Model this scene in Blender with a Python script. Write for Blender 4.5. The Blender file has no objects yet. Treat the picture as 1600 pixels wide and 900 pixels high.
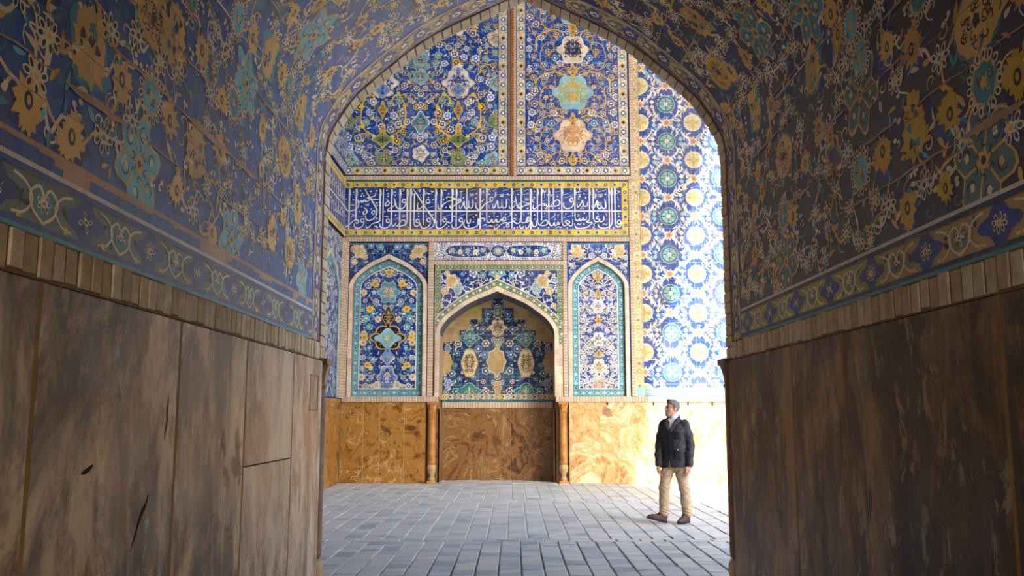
import bpy, bmesh, math, random
import numpy as np
from mathutils import Vector, Matrix

# ------------------------------------------------------------------ camera, sky, sun, exposure
SC = bpy.context.scene
COL = SC.collection
F_PX, PITCH, CAM_Z = 1400.0, math.atan(198 / 1400.0), 1.55
cam_data = bpy.data.cameras.new('camera')
cam_data.sensor_width = 36.0
cam_data.lens = 36.0 * F_PX / 1600.0
cam_data.clip_start = 0.05
cam_data.clip_end = 500
cam = bpy.data.objects.new('camera', cam_data)
cam.location = (0, 0, CAM_Z)
cam.rotation_euler = (math.pi / 2 + PITCH, 0, 0)
COL.objects.link(cam)
SC.camera = cam

SC.view_settings.view_transform = 'Standard'
SC.view_settings.look = 'None'
SC.view_settings.gamma = 1
SC.view_settings.use_curve_mapping = False
SC.view_settings.exposure = 1.58

SUN_DIR = Vector((2.18, -5.83, 6.0)).normalized()          # towards the sun
wd = bpy.data.worlds.new('sky')
SC.world = wd
wd.use_nodes = True
nt = wd.node_tree
bg = nt.nodes['Background']
sky = nt.nodes.new('ShaderNodeTexSky')
sky.sky_type = 'NISHITA'
sky.sun_disc = False
sky.sun_elevation = math.asin(SUN_DIR.z)
sky.sun_rotation = math.atan2(SUN_DIR.x, SUN_DIR.y)
sky.dust_density = 3.0
sky.air_density = 1.0
sky.ozone_density = 1.0
mixw = nt.nodes.new('ShaderNodeMix')
mixw.data_type = 'RGBA'
mixw.inputs['Factor'].default_value = 0.2
bw = nt.nodes.new('ShaderNodeRGBToBW')
nt.links.new(sky.outputs[0], bw.inputs[0])
nt.links.new(sky.outputs[0], mixw.inputs['A'])
nt.links.new(bw.outputs[0], mixw.inputs['B'])
nt.links.new(mixw.outputs['Result'], bg.inputs['Color'])
bg.inputs['Strength'].default_value = 0.31

sun_l = bpy.data.lights.new('sun', 'SUN')
sun_l.energy = 6.0
sun_l.angle = 0.012
sun_l.color = (1.0, 0.97, 0.93)
sun = bpy.data.objects.new('sun', sun_l)
sun.rotation_euler = SUN_DIR.to_track_quat('Z', 'Y').to_euler()
sun.location = (20, -40, 45)
COL.objects.link(sun)

# ------------------------------------------------------------------ small helpers
TAU = 2 * math.pi


def lin(c):
    out = []
    for v in c:
        v /= 255.0
        out.append(v / 12.92 if v <= 0.04045 else ((v + 0.055) / 1.055) ** 2.4)
    return tuple(out) + (1.0,)


def link(o, parent=None):
    COL.objects.link(o)
    if parent:
        o.parent = parent
    return o


def thing(name, label, cat, loc=(0, 0, 0), group=None):
    o = bpy.data.objects.new(name, None)
    o.location = loc
    o.empty_display_size = 0.1
    COL.objects.link(o)
    o['label'] = label
    o['category'] = cat
    o['kind'] = 'thing'
    if group:
        o['group'] = group
    return o


def tag(o, label, cat, group=None):
    o['label'] = label
    o['kind'] = 'thing'
    o['category'] = cat
    if group:
        o['group'] = group
    return o


def struct(o):
    o['kind'] = 'structure'
    return o


def mesh_obj(name, verts, faces, mats, idx=None, parent=None, uvs=None, smooth=False):
    """verts are world positions; with a parent they are stored relative to its location"""
    if parent is not None:
        off = parent.location
        p = parent.parent
        while p is not None:
            off = off + p.location
            p = p.parent
        verts = [(v[0] - off[0], v[1] - off[1], v[2] - off[2]) for v in verts]
    me = bpy.data.meshes.new(name)
    me.from_pydata(verts, [], faces)
    for m in mats:
        me.materials.append(m)
    if idx is not None:
        me.polygons.foreach_set('material_index', idx)
    if uvs is not None:
        lay = me.uv_layers.new(name='metres')
        li = np.empty(len(me.loops), dtype=np.int32)
        me.loops.foreach_get('vertex_index', li)
        lay.data.foreach_set('uv', np.asarray(uvs, dtype=np.float32)[li].ravel())
    if smooth:
        me.polygons.foreach_set('use_smooth', [True] * len(me.polygons))
    me.update()
    o = bpy.data.objects.new(name, me)
    return link(o, parent)


class MB:
    """collects boxes and free faces into one mesh"""

    def __init__(s):
        s.v, s.f, s.m = [], [], []

    def box(s, x0, y0, z0, x1, y1, z1, m=0):
        b = len(s.v)
        s.v += [(x0, y0, z0), (x1, y0, z0), (x1, y1, z0), (x0, y1, z0),
                (x0, y0, z1), (x1, y0, z1), (x1, y1, z1), (x0, y1, z1)]
        s.f += [(b, b + 3, b + 2, b + 1), (b + 4, b + 5, b + 6, b + 7), (b, b + 1, b + 5, b + 4),
                (b + 1, b + 2, b + 6, b + 5), (b + 2, b + 3, b + 7, b + 6), (b + 3, b, b + 4, b + 7)]
        s.m += [m] * 6

    def face(s, pts, m=0):
        b = len(s.v)
        s.v += [tuple(p) for p in pts]
        s.f.append(tuple(range(b, b + len(pts))))
        s.m.append(m)

    def prism(s, a, b_, m=0):
        """closed loop a to closed loop b_, both capped"""
        n = len(a)
        b = len(s.v)
        s.v += [tuple(p) for p in a] + [tuple(p) for p in b_]
        for i in range(n):
            j = (i + 1) % n
            s.f.append((b + i, b + j, b + n + j, b + n + i))
        s.f.append(tuple(range(b + n - 1, b - 1, -1)))
        s.f.append(tuple(range(b + n, b + 2 * n)))
        s.m += [m] * (n + 2)

    def lathe(s, prof, cx, cy, n=20, m=0, a0=0.0):
        b = len(s.v)
        for r, z in prof:
            for k in range(n):
                t = a0 + TAU * k / n
                s.v.append((cx + r * math.cos(t), cy + r * math.sin(t), z))
        for i in range(len(prof) - 1):
            for k in range(n):
                k2 = (k + 1) % n
                s.f.append((b + i * n + k, b + i * n + k2, b + (i + 1) * n + k2, b + (i + 1) * n + k))
                s.m.append(m)
        s.f.append(tuple(b + k for k in range(n - 1, -1, -1)))
        t = b + (len(prof) - 1) * n
        s.f.append(tuple(t + k for k in range(n)))
        s.m += [m, m]

    def build(s, name, mats, parent=None, bevel=0.0, smooth=False, uvmode=None):
        if not isinstance(mats, (list, tuple)):
            mats = [mats]
        uv = None
        if uvmode == 'xz':
            uv = [(v[0], v[2]) for v in s.v]
        elif uvmode == 'yz':
            uv = [(v[1], v[2]) for v in s.v]
        o = mesh_obj(name, s.v, s.f, mats, s.m, parent, uv, smooth)
        if bevel:
            md = o.modifiers.new('bevel', 'BEVEL')
            md.width = bevel
            md.segments = 2
            md.limit_method = 'ANGLE'
        return o


# ------------------------------------------------------------------ node materials
def new_mat(name):
    m = bpy.data.materials.new(name)
    m.use_nodes = True
    t = m.node_tree
    return m, t, t.nodes['Principled BSDF']


def N(t, kind, **kw):
    n = t.nodes.new(kind)
    for k, v in kw.items():
        setattr(n, k, v)
    return n


def mathn(t, op, a, b=None, c=None):
    n = N(t, 'ShaderNodeMath', operation=op)
    for i, x in enumerate((a, b, c)):
        if x is None:
            continue
        if isinstance(x, (int, float)):
            n.inputs[i].default_value = x
        else:
            t.links.new(x, n.inputs[i])
    return n.outputs[0]


def mixc(t, fac, a, b, blend='MIX'):
    n = N(t, 'ShaderNodeMix', data_type='RGBA', blend_type=blend)
    for key, x in (('Factor', fac), ('A', a), ('B', b)):
        if isinstance(x, (int, float)):
            n.inputs[key].default_value = x
        elif isinstance(x, tuple):
            n.inputs[key].default_value = x
        else:
            t.links.new(x, n.inputs[key])
    return n.outputs['Result']


def noise(t, vec, scale, detail=4, rough=0.55, dist=0.0):
    n = N(t, 'ShaderNodeTexNoise')
    n.inputs['Scale'].default_value = scale
    n.inputs['Detail'].default_value = detail
    n.inputs['Roughness'].default_value = rough
    n.inputs['Distortion'].default_value = dist
    if vec is not None:
        t.links.new(vec, n.inputs['Vector'])
    return n.outputs['Fac']


def ramp(t, fac, stops):
    n = N(t, 'ShaderNodeValToRGB')
    e = n.color_ramp.elements
    while len(e) < len(stops):
        e.new(0.5)
    for i, (p, c) in enumerate(stops):
        e[i].position = p
        e[i].color = c if len(c) == 4 else tuple(c) + (1,)
    t.links.new(fac, n.inputs['Fac'])
    return n.outputs['Color']


def mapping(t, vec, scale=(1, 1, 1), loc=(0, 0, 0)):
    n = N(t, 'ShaderNodeMapping')
    n.inputs['Scale'].default_value = scale
    n.inputs['Location'].default_value = loc
    t.links.new(vec, n.inputs['Vector'])
    return n.outputs['Vector']


def step01(t, x, lo, hi):
    n = N(t, 'ShaderNodeMapRange')
    n.inputs['From Min'].default_value = lo
    n.inputs['From Max'].default_value = hi
    t.links.new(x, n.inputs['Value'])
    return n.outputs['Result']


def bump(t, bsdf, h, strength=0.3, dist=0.01):
    n = N(t, 'ShaderNodeBump')
    n.inputs['Strength'].default_value = strength
    n.inputs['Distance'].default_value = dist
    t.links.new(h, n.inputs['Height'])
    t.links.new(n.outputs['Normal'], bsdf.inputs['Normal'])


MATS = {}
PALETTE = {
    'far': dict(cobalt=(22, 66, 148), deep=(18, 50, 122), navy=(20, 40, 88), sky=(70, 122, 205), pale=(128, 158, 205),
                white=(232, 230, 222), cream=(222, 208, 172), yellow=(232, 196, 62), gold=(206, 164, 80),
                turq=(84, 156, 174), aqua=(146, 194, 200), teal=(30, 112, 118), green=(126, 150, 96), black=(26, 26, 34),
                beige=(214, 186, 156), plaster=(186, 158, 108), brick=(222, 198, 170), mortar=(232, 222, 204),
                lilac=(150, 150, 182), olive=(176, 166, 70), rose=(196, 128, 96)),
    'tun': dict(field=(40, 84, 156), fieldr=(30, 40, 88), ochre=(214, 172, 92), gold=(208, 160, 66), bone=(226, 208, 174),
                dark=(38, 36, 44), cyan=(104, 184, 200), teal=(58, 138, 148), mustard=(204, 164, 24), blue=(36, 66, 150),
                greygreen=(104, 116, 108), seagrey=(84, 116, 116), olive=(158, 150, 52), tan=(176, 144, 92), line=(40, 76, 134), white=(205, 196, 180),
                mortar=(176, 138, 102), navy=(26, 34, 76)),
}
FAR_TILE, TUN_TILE = 0.205, 0.258


def tile_mat(fam, col):
    """glazed tile of one glaze colour: each tile a little different, worn, with joints between the tiles"""
    key = (fam, col)
    if key in MATS:
        return MATS[key]
    m, t, b = new_mat('glaze_%s_%s' % (fam, col))
    c = lin(PALETTE[fam][col])
    uv = N(t, 'ShaderNodeUVMap').outputs[0]
    geo = N(t, 'ShaderNodeNewGeometry').outputs['Position']
    T = FAR_TILE if fam == 'far' else TUN_TILE
    off = (0.0, 0.0, 0) if fam == 'far' else (0.06, 0.095, 0)
    mp = N(t, 'ShaderNodeMapping')
    mp.inputs['Location'].default_value = (off[0], off[1], 0)
    mp.inputs['Scale'].default_value = (1 / T, 1 / T, 1)
    t.links.new(uv, mp.inputs['Vector'])
    wob = mp.outputs['Vector']
    fl = N(t, 'ShaderNodeVectorMath', operation='FLOOR')
    t.links.new(wob, fl.inputs[0])
    fr = N(t, 'ShaderNodeVectorMath', operation='FRACTION')
    t.links.new(wob, fr.inputs[0])
    wn = N(t, 'ShaderNodeTexWhiteNoise', noise_dimensions='3D')
    t.links.new(fl.outputs[0], wn.inputs['Vector'])
    sep = N(t, 'ShaderNodeSeparateXYZ')
    t.links.new(fr.outputs[0], sep.inputs[0])
    ex = mathn(t, 'ABSOLUTE', mathn(t, 'SUBTRACT', sep.outputs['X'], 0.5))
    ey = mathn(t, 'ABSOLUTE', mathn(t, 'SUBTRACT', sep.outputs['Y'], 0.5))
    edge = mathn(t, 'MAXIMUM', ex, ey)
    n1 = noise(t, geo, 9 if fam == 'tun' else 7, 5, 0.6)
    n2 = noise(t, geo, 2.2 if fam == 'tun' else 1.1, 3, 0.5)
    val = mathn(t, 'ADD', mathn(t, 'MULTIPLY', wn.outputs['Value'], 0.30 if fam == 'far' else 0.34),
                mathn(t, 'ADD', mathn(t, 'MULTIPLY', n1, 0.9), 0.40 if fam == 'far' else 0.74))
    sc_ = N(t, 'ShaderNodeVectorMath', operation='SCALE')
    sc_.inputs[0].default_value = c[:3]
    t.links.new(val, sc_.inputs['Scale'])
    colr = sc_.outputs[0]
    if fam == 'tun':
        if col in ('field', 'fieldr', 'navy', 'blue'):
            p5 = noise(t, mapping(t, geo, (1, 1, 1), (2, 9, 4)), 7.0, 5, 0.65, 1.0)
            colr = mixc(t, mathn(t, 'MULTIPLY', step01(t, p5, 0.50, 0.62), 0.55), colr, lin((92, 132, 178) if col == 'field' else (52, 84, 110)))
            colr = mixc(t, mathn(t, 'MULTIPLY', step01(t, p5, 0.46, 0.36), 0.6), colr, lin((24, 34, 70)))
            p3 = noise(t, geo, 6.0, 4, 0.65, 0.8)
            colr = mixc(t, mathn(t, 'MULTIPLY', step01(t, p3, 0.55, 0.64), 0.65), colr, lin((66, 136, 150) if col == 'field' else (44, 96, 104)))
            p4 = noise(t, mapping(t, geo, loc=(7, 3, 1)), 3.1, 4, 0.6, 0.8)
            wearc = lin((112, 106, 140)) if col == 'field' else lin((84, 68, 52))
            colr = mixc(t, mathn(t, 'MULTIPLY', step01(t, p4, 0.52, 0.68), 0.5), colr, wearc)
            if col == 'fieldr':                              # low wall mixed towards brown, tile by tile
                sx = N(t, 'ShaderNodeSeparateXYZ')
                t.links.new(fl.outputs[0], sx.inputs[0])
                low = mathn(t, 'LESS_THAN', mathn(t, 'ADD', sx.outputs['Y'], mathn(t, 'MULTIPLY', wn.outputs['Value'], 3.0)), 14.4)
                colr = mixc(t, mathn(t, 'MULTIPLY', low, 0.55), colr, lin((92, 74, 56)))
        # chips and mortar smears along the joints
        w = noise(t, geo, 6.0, 4, 0.7)
        thr = mathn(t, 'SUBTRACT', 0.512, mathn(t, 'MULTIPLY', step01(t, w, 0.42, 0.75), 0.05))
        g = mathn(t, 'GREATER_THAN', mathn(t, 'MAXIMUM', mathn(t, 'SUBTRACT', ex, 0.012), ey), thr)
        colr = mixc(t, mathn(t, 'MULTIPLY', g, 0.9), colr, lin((176, 134, 92)))
        thin = mathn(t, 'GREATER_THAN', edge, 0.4935)
        colr = mixc(t, mathn(t, 'MULTIPLY', thin, 0.55), colr, lin((84, 66, 54)))
    else:
        colr = mixc(t, mathn(t, 'MULTIPLY', step01(t, n2, 0.45, 0.75), 0.16), colr, lin((196, 186, 176)))
        g = mathn(t, 'GREATER_THAN', edge, 0.486)
        colr = mixc(t, mathn(t, 'MULTIPLY', g, 0.42), colr, lin((214, 208, 200)))
    t.links.new(colr, b.inputs['Base Color'])
    b.inputs['Roughness'].default_value = 0.34 if fam == 'far' else 0.45
    b.inputs['Specular IOR Level'].default_value = 0.35 if fam == 'far' else 0.45
    hb = mathn(t, 'ADD', mathn(t, 'MULTIPLY', n1, 0.5), mathn(t, 'MULTIPLY', wn.outputs['Value'], 0.35))
    bump(t, b, hb, 0.25, 0.012)
    MATS[key] = m
    return m


def plain_mat(name, c, rough=0.6, var=0.25, scale=8.0, spec=0.3, c2=None, metal=0.0, bmp=0.2):
    if name in MATS:
        return MATS[name]
    m, t, b = new_mat(name)
    geo = N(t, 'ShaderNodeTexCoord').outputs['Object']
    n = noise(t, geo, scale, 5, 0.6)
    a = lin(c)
    d = lin(c2) if c2 else tuple(x * (1 - var) for x in a[:3]) + (1,)
    colr = ramp(t, n, [(0.32, d), (0.62, a)])
    t.links.new(colr, b.inputs['Base Color'])
    b.inputs['Roughness'].default_value = rough
    b.inputs['Specular IOR Level'].default_value = spec
    b.inputs['Metallic'].default_value = metal
    if bmp:
        bump(t, b, n, bmp, 0.01)
    MATS[name] = m
    return m


def brick_mat(name, c1, c2, mort, rot=False, bw=0.2, bh=0.06, ms=0.01):
    """brickwork laid out in the metres of the UV map"""
    m, t, b = new_mat(name)
    uv = N(t, 'ShaderNodeUVMap').outputs[0]
    br = N(t, 'ShaderNodeTexBrick')
    br.offset = 0.0 if rot else 0.5
    br.inputs['Scale'].default_value = 1.0
    br.inputs['Brick Width'].default_value = bw
    br.inputs['Row Height'].default_value = bh
    br.inputs['Mortar Size'].default_value = ms
    br.inputs['Mortar Smooth'].default_value = 0.2
    br.inputs['Color1'].default_value = lin(c1)
    br.inputs['Color2'].default_value = lin(c2)
    br.inputs['Mortar'].default_value = lin(mort)
    t.links.new(uv, br.inputs['Vector'])
    geo = N(t, 'ShaderNodeNewGeometry').outputs['Position']
    n = noise(t, geo, 12, 5, 0.6)
    colr = mixc(t, 0.25, br.outputs['Color'], ramp(t, n, [(0.3, (0.2, 0.16, 0.12)), (0.7, (0.9, 0.85, 0.78))]), 'MULTIPLY')
    t.links.new(colr, b.inputs['Base Color'])
    b.inputs['Roughness'].default_value = 0.8
    b.inputs['Specular IOR Level'].default_value = 0.2
    bump(t, b, br.outputs['Fac'], -0.4, 0.008)
    return m


def onyx_mat(name, cols, vein, ring_scale=1.1, seed=0.0, rough=0.28, stretch=(1, 1, 1)):
    """banded translucent-looking stone; every slab reads another place of the block"""
    m, t, b = new_mat(name)
    geo = N(t, 'ShaderNodeNewGeometry').outputs['Position']
    info = N(t, 'ShaderNodeObjectInfo')
    off = N(t, 'ShaderNodeVectorMath', operation='SCALE')
    off.inputs[0].default_value = (37.0, 19.0, 23.0)
    t.links.new(info.outputs['Random'], off.inputs['Scale'])
    add = N(t, 'ShaderNodeVectorMath', operation='ADD')
    t.links.new(geo, add.inputs[0])
    t.links.new(off.outputs[0], add.inputs[1])
    v = mapping(t, add.outputs[0], stretch, (seed, seed * 0.7, 0))
    big = noise(t, v, 0.9 * ring_scale, 4, 0.55, 1.6)
    wv = mathn(t, 'FRACT', mathn(t, 'MULTIPLY', big, 7.0))
    tri = mathn(t, 'ABSOLUTE', mathn(t, 'SUBTRACT', mathn(t, 'MULTIPLY', wv, 2.0), 1.0))
    fine = noise(t, v, 6.0 * ring_scale, 6, 0.65, 0.8)
    fac = mathn(t, 'ADD', mathn(t, 'MULTIPLY', big, 0.55), mathn(t, 'ADD', mathn(t, 'MULTIPLY', tri, 0.24), mathn(t, 'MULTIPLY', fine, 0.30)))
    n = len(cols)
    colr = ramp(t, fac, [(0.36 + 0.36 * i / (n - 1), lin(c)) for i, c in enumerate(cols)])
    vmask = mathn(t, 'MULTIPLY', mathn(t, 'LESS_THAN', tri, 0.11), step01(t, noise(t, v, 1.7, 3, 0.5), 0.48, 0.62))
    colr = mixc(t, mathn(t, 'MULTIPLY', vmask, 0.55), colr, lin(vein))
    crack = noise(t, mapping(t, v, (1, 1, 0.6), (11, 4, 8)), 2.3, 5, 0.6, 0.5)
    cm = mathn(t, 'LESS_THAN', mathn(t, 'ABSOLUTE', mathn(t, 'SUBTRACT', crack, 0.47)), 0.0035)
    colr = mixc(t, mathn(t, 'MULTIPLY', cm, 0.7), colr, lin((60, 38, 26)))
    blot = mathn(t, 'GREATER_THAN', noise(t, mapping(t, v, (1, 1, 0.8), (3, 14, 5)), 1.5, 4, 0.6, 0.4), 0.70)
    colr = mixc(t, mathn(t, 'MULTIPLY', blot, 0.6), colr, lin((88, 60, 66)))
    t.links.new(colr, b.inputs['Base Color'])
    t.links.new(mathn(t, 'ADD', mathn(t, 'MULTIPLY', fine, 0.25), rough - 0.1), b.inputs['Roughness'])
    b.inputs['Specular IOR Level'].default_value = 0.4
    bump(t, b, fine, 0.08, 0.01)
    return m


def slab_mat(name, cols, rough=0.4, stain=(34, 26, 18), stain_amt=0.75):
    """old brown wall stone with upright streaks, polished and scuffed"""
    m, t, b = new_mat(name)
    geo = N(t, 'ShaderNodeNewGeometry').outputs['Position']
    info = N(t, 'ShaderNodeObjectInfo')
    off = N(t, 'ShaderNodeVectorMath', operation='SCALE')
    off.inputs[0].default_value = (3.0, 41.0, 29.0)
    t.links.new(info.outputs['Random'], off.inputs['Scale'])
    add = N(t, 'ShaderNodeVectorMath', operation='ADD')
    t.links.new(geo, add.inputs[0])
    t.links.new(off.outputs[0], add.inputs[1])
    v = add.outputs[0]
    broad = noise(t, mapping(t, v, (1, 1.0, 0.45)), 1.9, 5, 0.6, 0.9)
    streak = noise(t, mapping(t, v, (1, 2.3, 0.7)), 3.0, 6, 0.68, 1.0)
    blot = noise(t, mapping(t, v, (1, 1, 0.7), (4, 9, 2)), 3.6, 6, 0.68, 0.6)
    grain = mathn(t, 'FRACT', mathn(t, 'MULTIPLY', broad, 22.0))
    grain = mathn(t, 'ABSOLUTE', mathn(t, 'SUBTRACT', grain, 0.5))
    fac = mathn(t, 'ADD', mathn(t, 'ADD', mathn(t, 'MULTIPLY', broad, 0.46), mathn(t, 'MULTIPLY', streak, 0.30)),
                mathn(t, 'ADD', mathn(t, 'MULTIPLY', blot, 0.22), mathn(t, 'MULTIPLY', grain, 0.05)))
    n = len(cols)
    colr = ramp(t, fac, [(0.452 + 0.105 * i / (n - 1), lin(c)) for i, c in enumerate(cols)])
    s = noise(t, mapping(t, v, (1, 1.3, 0.5), (2, 21, 6)), 1.5, 5, 0.62, 0.7)
    colr = mixc(t, mathn(t, 'MULTIPLY', step01(t, s, 0.46, 0.57), stain_amt), colr, lin(stain))
    scuff = noise(t, mapping(t, v, (1, 2.0, 0.9), (8, 2, 17)), 4.2, 7, 0.72, 0.4)
    colr = mixc(t, mathn(t, 'MULTIPLY', step01(t, scuff, 0.55, 0.63), 0.6), colr, lin((196, 166, 128)))
    pit = noise(t, mapping(t, v, (1, 2.2, 0.5), (5, 7, 3)), 5.2, 3, 0.5)
    colr = mixc(t, mathn(t, 'MULTIPLY', mathn(t, 'GREATER_THAN', pit, 0.72), 0.85), colr, lin((22, 18, 16)))
    t.links.new(colr, b.inputs['Base Color'])
    t.links.new(mathn(t, 'ADD', mathn(t, 'MULTIPLY', blot, 0.45), rough - 0.2), b.inputs['Roughness'])
    b.inputs['Specular IOR Level'].default_value = 0.3
    bump(t, b, mathn(t, 'ADD', streak, blot), 0.10, 0.01)
    return m


# ------------------------------------------------------------------ flat ornament: polygons in (u, v) metres
def clip_half(pts, ax, ay, bx, by):
    """keep the part of pts on the left of the line a->b"""
    out = []
    n = len(pts)
    dx, dy = bx - ax, by - ay
    prev = pts[-1]
    pd = dx * (prev[1] - ay) - dy * (prev[0] - ax)
    for cur in pts:
        cd = dx * (cur[1] - ay) - dy * (cur[0] - ax)
        if (cd >= 0) != (pd >= 0):
            w = pd / (pd - cd)
            out.append((prev[0] + (cur[0] - prev[0]) * w, prev[1] + (cur[1] - prev[1]) * w))
        if cd >= 0:
            out.append(cur)
        prev, pd = cur, cd
    return out


def clip_convex(pts, reg):
    xs = [p[0] for p in pts]
    ys = [p[1] for p in pts]
    n = len(reg)
    for i in range(n):
        a, b = reg[i], reg[(i + 1) % n]
        dx, dy = b[0] - a[0], b[1] - a[1]
        if all(dx * (y - a[1]) - dy * (x - a[0]) >= 0 for x, y in zip(xs, ys)):
            continue
        pts = clip_half(pts, a[0], a[1], b[0], b[1])
        if len(pts) < 3:
            return None
        xs = [p[0] for p in pts]
        ys = [p[1] for p in pts]
    return pts


def inside(p, reg, m=0.0):
    n = len(reg)
    for i in range(n):
        a, b = reg[i], reg[(i + 1) % n]
        dx, dy = b[0] - a[0], b[1] - a[1]
        if dx * (p[1] - a[1]) - dy * (p[0] - a[0]) < m * math.hypot(dx, dy):
            return False
    return True


class Pat:
    """painted ornament: a list of (polygon, glaze, layer)"""

    def __init__(s):
        s.p = []

    def poly(s, pts, col, layer):
        s.p.append((pts, col, layer))

    def rect(s, x0, y0, x1, y1, col, layer):
        s.p.append(([(x0, y0), (x1, y0), (x1, y1), (x0, y1)], col, layer))

    def blob(s, cx, cy, rx, ry, col, layer, k=0, amp=0.0, rot=0.0, n=20, ph=0.0):
        pts = []
        cr, sr = math.cos(rot), math.sin(rot)
        for i in range(n):
            a = TAU * i / n
            r = 1 + amp * math.cos(k * a + ph)
            x, y = rx * r * math.cos(a), ry * r * math.sin(a)
            pts.append((cx + x * cr - y * sr, cy + x * sr + y * cr))
        s.p.append((pts, col, layer))

    def jag(s, cx, cy, rx, ry, col, layer, n, inner, rng, rot=0.0):
        pts = []
        cr, sr = math.cos(rot), math.sin(rot)
        for i in range(2 * n):
            a = TAU * i / (2 * n)
            r = (1.0 if i % 2 == 0 else inner) * rng.uniform(0.82, 1.12)
            x, y = rx * r * math.cos(a), ry * r * math.sin(a)
            pts.append((cx + x * cr - y * sr, cy + x * sr + y * cr))
        s.p.append((pts, col, layer))

    def leaf(s, x, y, L, w, ang, col, layer, curl=0.25):
        top, bot = [], []
        for i in range(6):
            t = i / 5.0
            r = w * math.sin(math.pi * min(1, t * 0.9 + 0.08)) * (1 - 0.25 * t)
            c = curl * L * t * t
            top.append((t * L, c + r))
            bot.append((t * L, c - r))
        pts = bot + top[::-1]
        ca, sa = math.cos(ang), math.sin(ang)
        s.p.append(([(x + a * ca - b * sa, y + a * sa + b * ca) for a, b in pts], col, layer))

    def ribbon(s, pts, w, col, layer, taper=0.0, w0=None):
        n = len(pts)
        L, R = [], []
        for i, (x, y) in enumerate(pts):
            x0, y0 = pts[max(0, i - 1)]
            x1, y1 = pts[min(n - 1, i + 1)]
            dx, dy = x1 - x0, y1 - y0
            d = math.hypot(dx, dy) or 1e-9
            t = i / (n - 1)
            ww = 0.5 * w * (1 - taper * abs(2 * t - 1) ** 2) if w0 is None else 0.5 * (w0 + (w - w0) * t)
            L.append((x - dy / d * ww, y + dx / d * ww))
            R.append((x + dy / d * ww, y - dx / d * ww))
        for i in range(n - 1):
            s.p.append(([R[i], R[i + 1], L[i + 1], L[i]], col, layer))

    def mirrored(s, ax):
        q = [([(2 * ax - x, y) for x, y in reversed(pts)], c, l) for pts, c, l in s.p]
        s.p += q
        return s

    def clipped(s, reg):
        out = []
        for pts, c, l in s.p:
            r = clip_convex(pts, reg)
            if r:
                out.append((r, c, l))
        s.p = out
        return s


def curve(pts, n=6):
    """Catmull-Rom through the points"""
    if len(pts) < 3:
        return list(pts)
    P = [pts[0]] + list(pts) + [pts[-1]]
    out = []
    for i in range(1, len(P) - 2):
        p0, p1, p2, p3 = P[i - 1], P[i], P[i + 1], P[i + 2]
        for k in range(n):
            t = k / n
            out.append(tuple(0.5 * ((2 * b) + (c - a) * t + (2 * a - 5 * b + 4 * c - d) * t * t + (3 * b - a - 3 * c + d) * t ** 3)
                             for a, b, c, d in zip(p0, p1, p2, p3)))
    out.append(tuple(pts[-1]))
    return out


def spiral(cx, cy, r, turns, a0, n=18, sgn=1):
    return [(cx + r * (1 - 0.85 * i / n) * math.cos(a0 + sgn * turns * TAU * i / n),
             cy + r * (1 - 0.85 * i / n) * math.sin(a0 + sgn * turns * TAU * i / n)) for i in range(n + 1)]


def build_pat(P, name, fn, fam, parent=None, step=0.002, base=None, back=None):
    """fn(u, v, h) -> world; base = outline of the plate itself, back = its thickness"""
    verts, faces, idx, uvs, slots, order = [], [], [], [], {}, []

    def slot(c):
        if c not in slots:
            slots[c] = len(order)
            order.append(tile_mat(fam, c))
        return slots[c]
    for i, (pts, c, l) in enumerate(P.p):
        b = len(verts)
        h = (l + 0.85 * ((i * 0.6180339887) % 1.0)) * step
        for u, v in pts:
            verts.append(fn(u, v, h))
            uvs.append((u, v))
        faces.append(tuple(range(b, b + len(pts))))
        idx.append(slot(c))
    if base and back:
        for i in range(len(base)):
            a, c = base[i], base[(i + 1) % len(base)]
            b = len(verts)
            for (u, v), h in ((a, -back), (c, -back), (c, 0), (a, 0)):
                verts.append(fn(u, v, h))
                uvs.append((u, v))
            faces.append((b, b + 1, b + 2, b + 3))
            idx.append(slot(P.p[0][1]))
        b = len(verts)
        for u, v in reversed(base):
            verts.append(fn(u, v, -back))
            uvs.append((u, v))
        faces.append(tuple(range(b, b + len(base))))
        idx.append(slot(P.p[0][1]))
    return mesh_obj(name, verts, faces, order, idx, parent, uvs)


def rect_pts(x0, z0, x1, z1):
    return [(x0, z0), (x1, z0), (x1, z1), (x0, z1)]


# normalised pointed arch (half): (x / half width, rise fraction)
ARCH = [(1.0, 0.0), (0.992, 0.075), (0.975, 0.148), (0.916, 0.268), (0.848, 0.373), (0.755, 0.472), (0.656, 0.57),
        (0.533, 0.683), (0.384, 0.785), (0.235, 0.868), (0.124, 0.928), (0.0, 1.0)]


def arch_poly(cx, hw, z0, zs, rise, n=3):
    """closed outline, counter-clockwise from the lower right corner; convex"""
    h = curve(ARCH, n)
    right = [(cx + hw * a, zs + rise * b) for a, b in h]
    left = [(cx - hw * a, zs + rise * b) for a, b in reversed(h[:-1])]
    return [(cx + hw, z0)] + right + left + [(cx - hw, z0)]


def resample(pts, n):
    d = [0.0]
    for a, b in zip(pts[:-1], pts[1:]):
        d.append(d[-1] + math.hypot(b[0] - a[0], b[1] - a[1]))
    out, k = [], 0
    for i in range(n + 1):
        s = d[-1] * i / n
        while k < len(d) - 2 and d[k + 1] < s:
            k += 1
        w = (s - d[k]) / max(1e-9, d[k + 1] - d[k])
        out.append((pts[k][0] + (pts[k + 1][0] - pts[k][0]) * w, pts[k][1] + (pts[k + 1][1] - pts[k][1]) * w))
    return out


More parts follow.
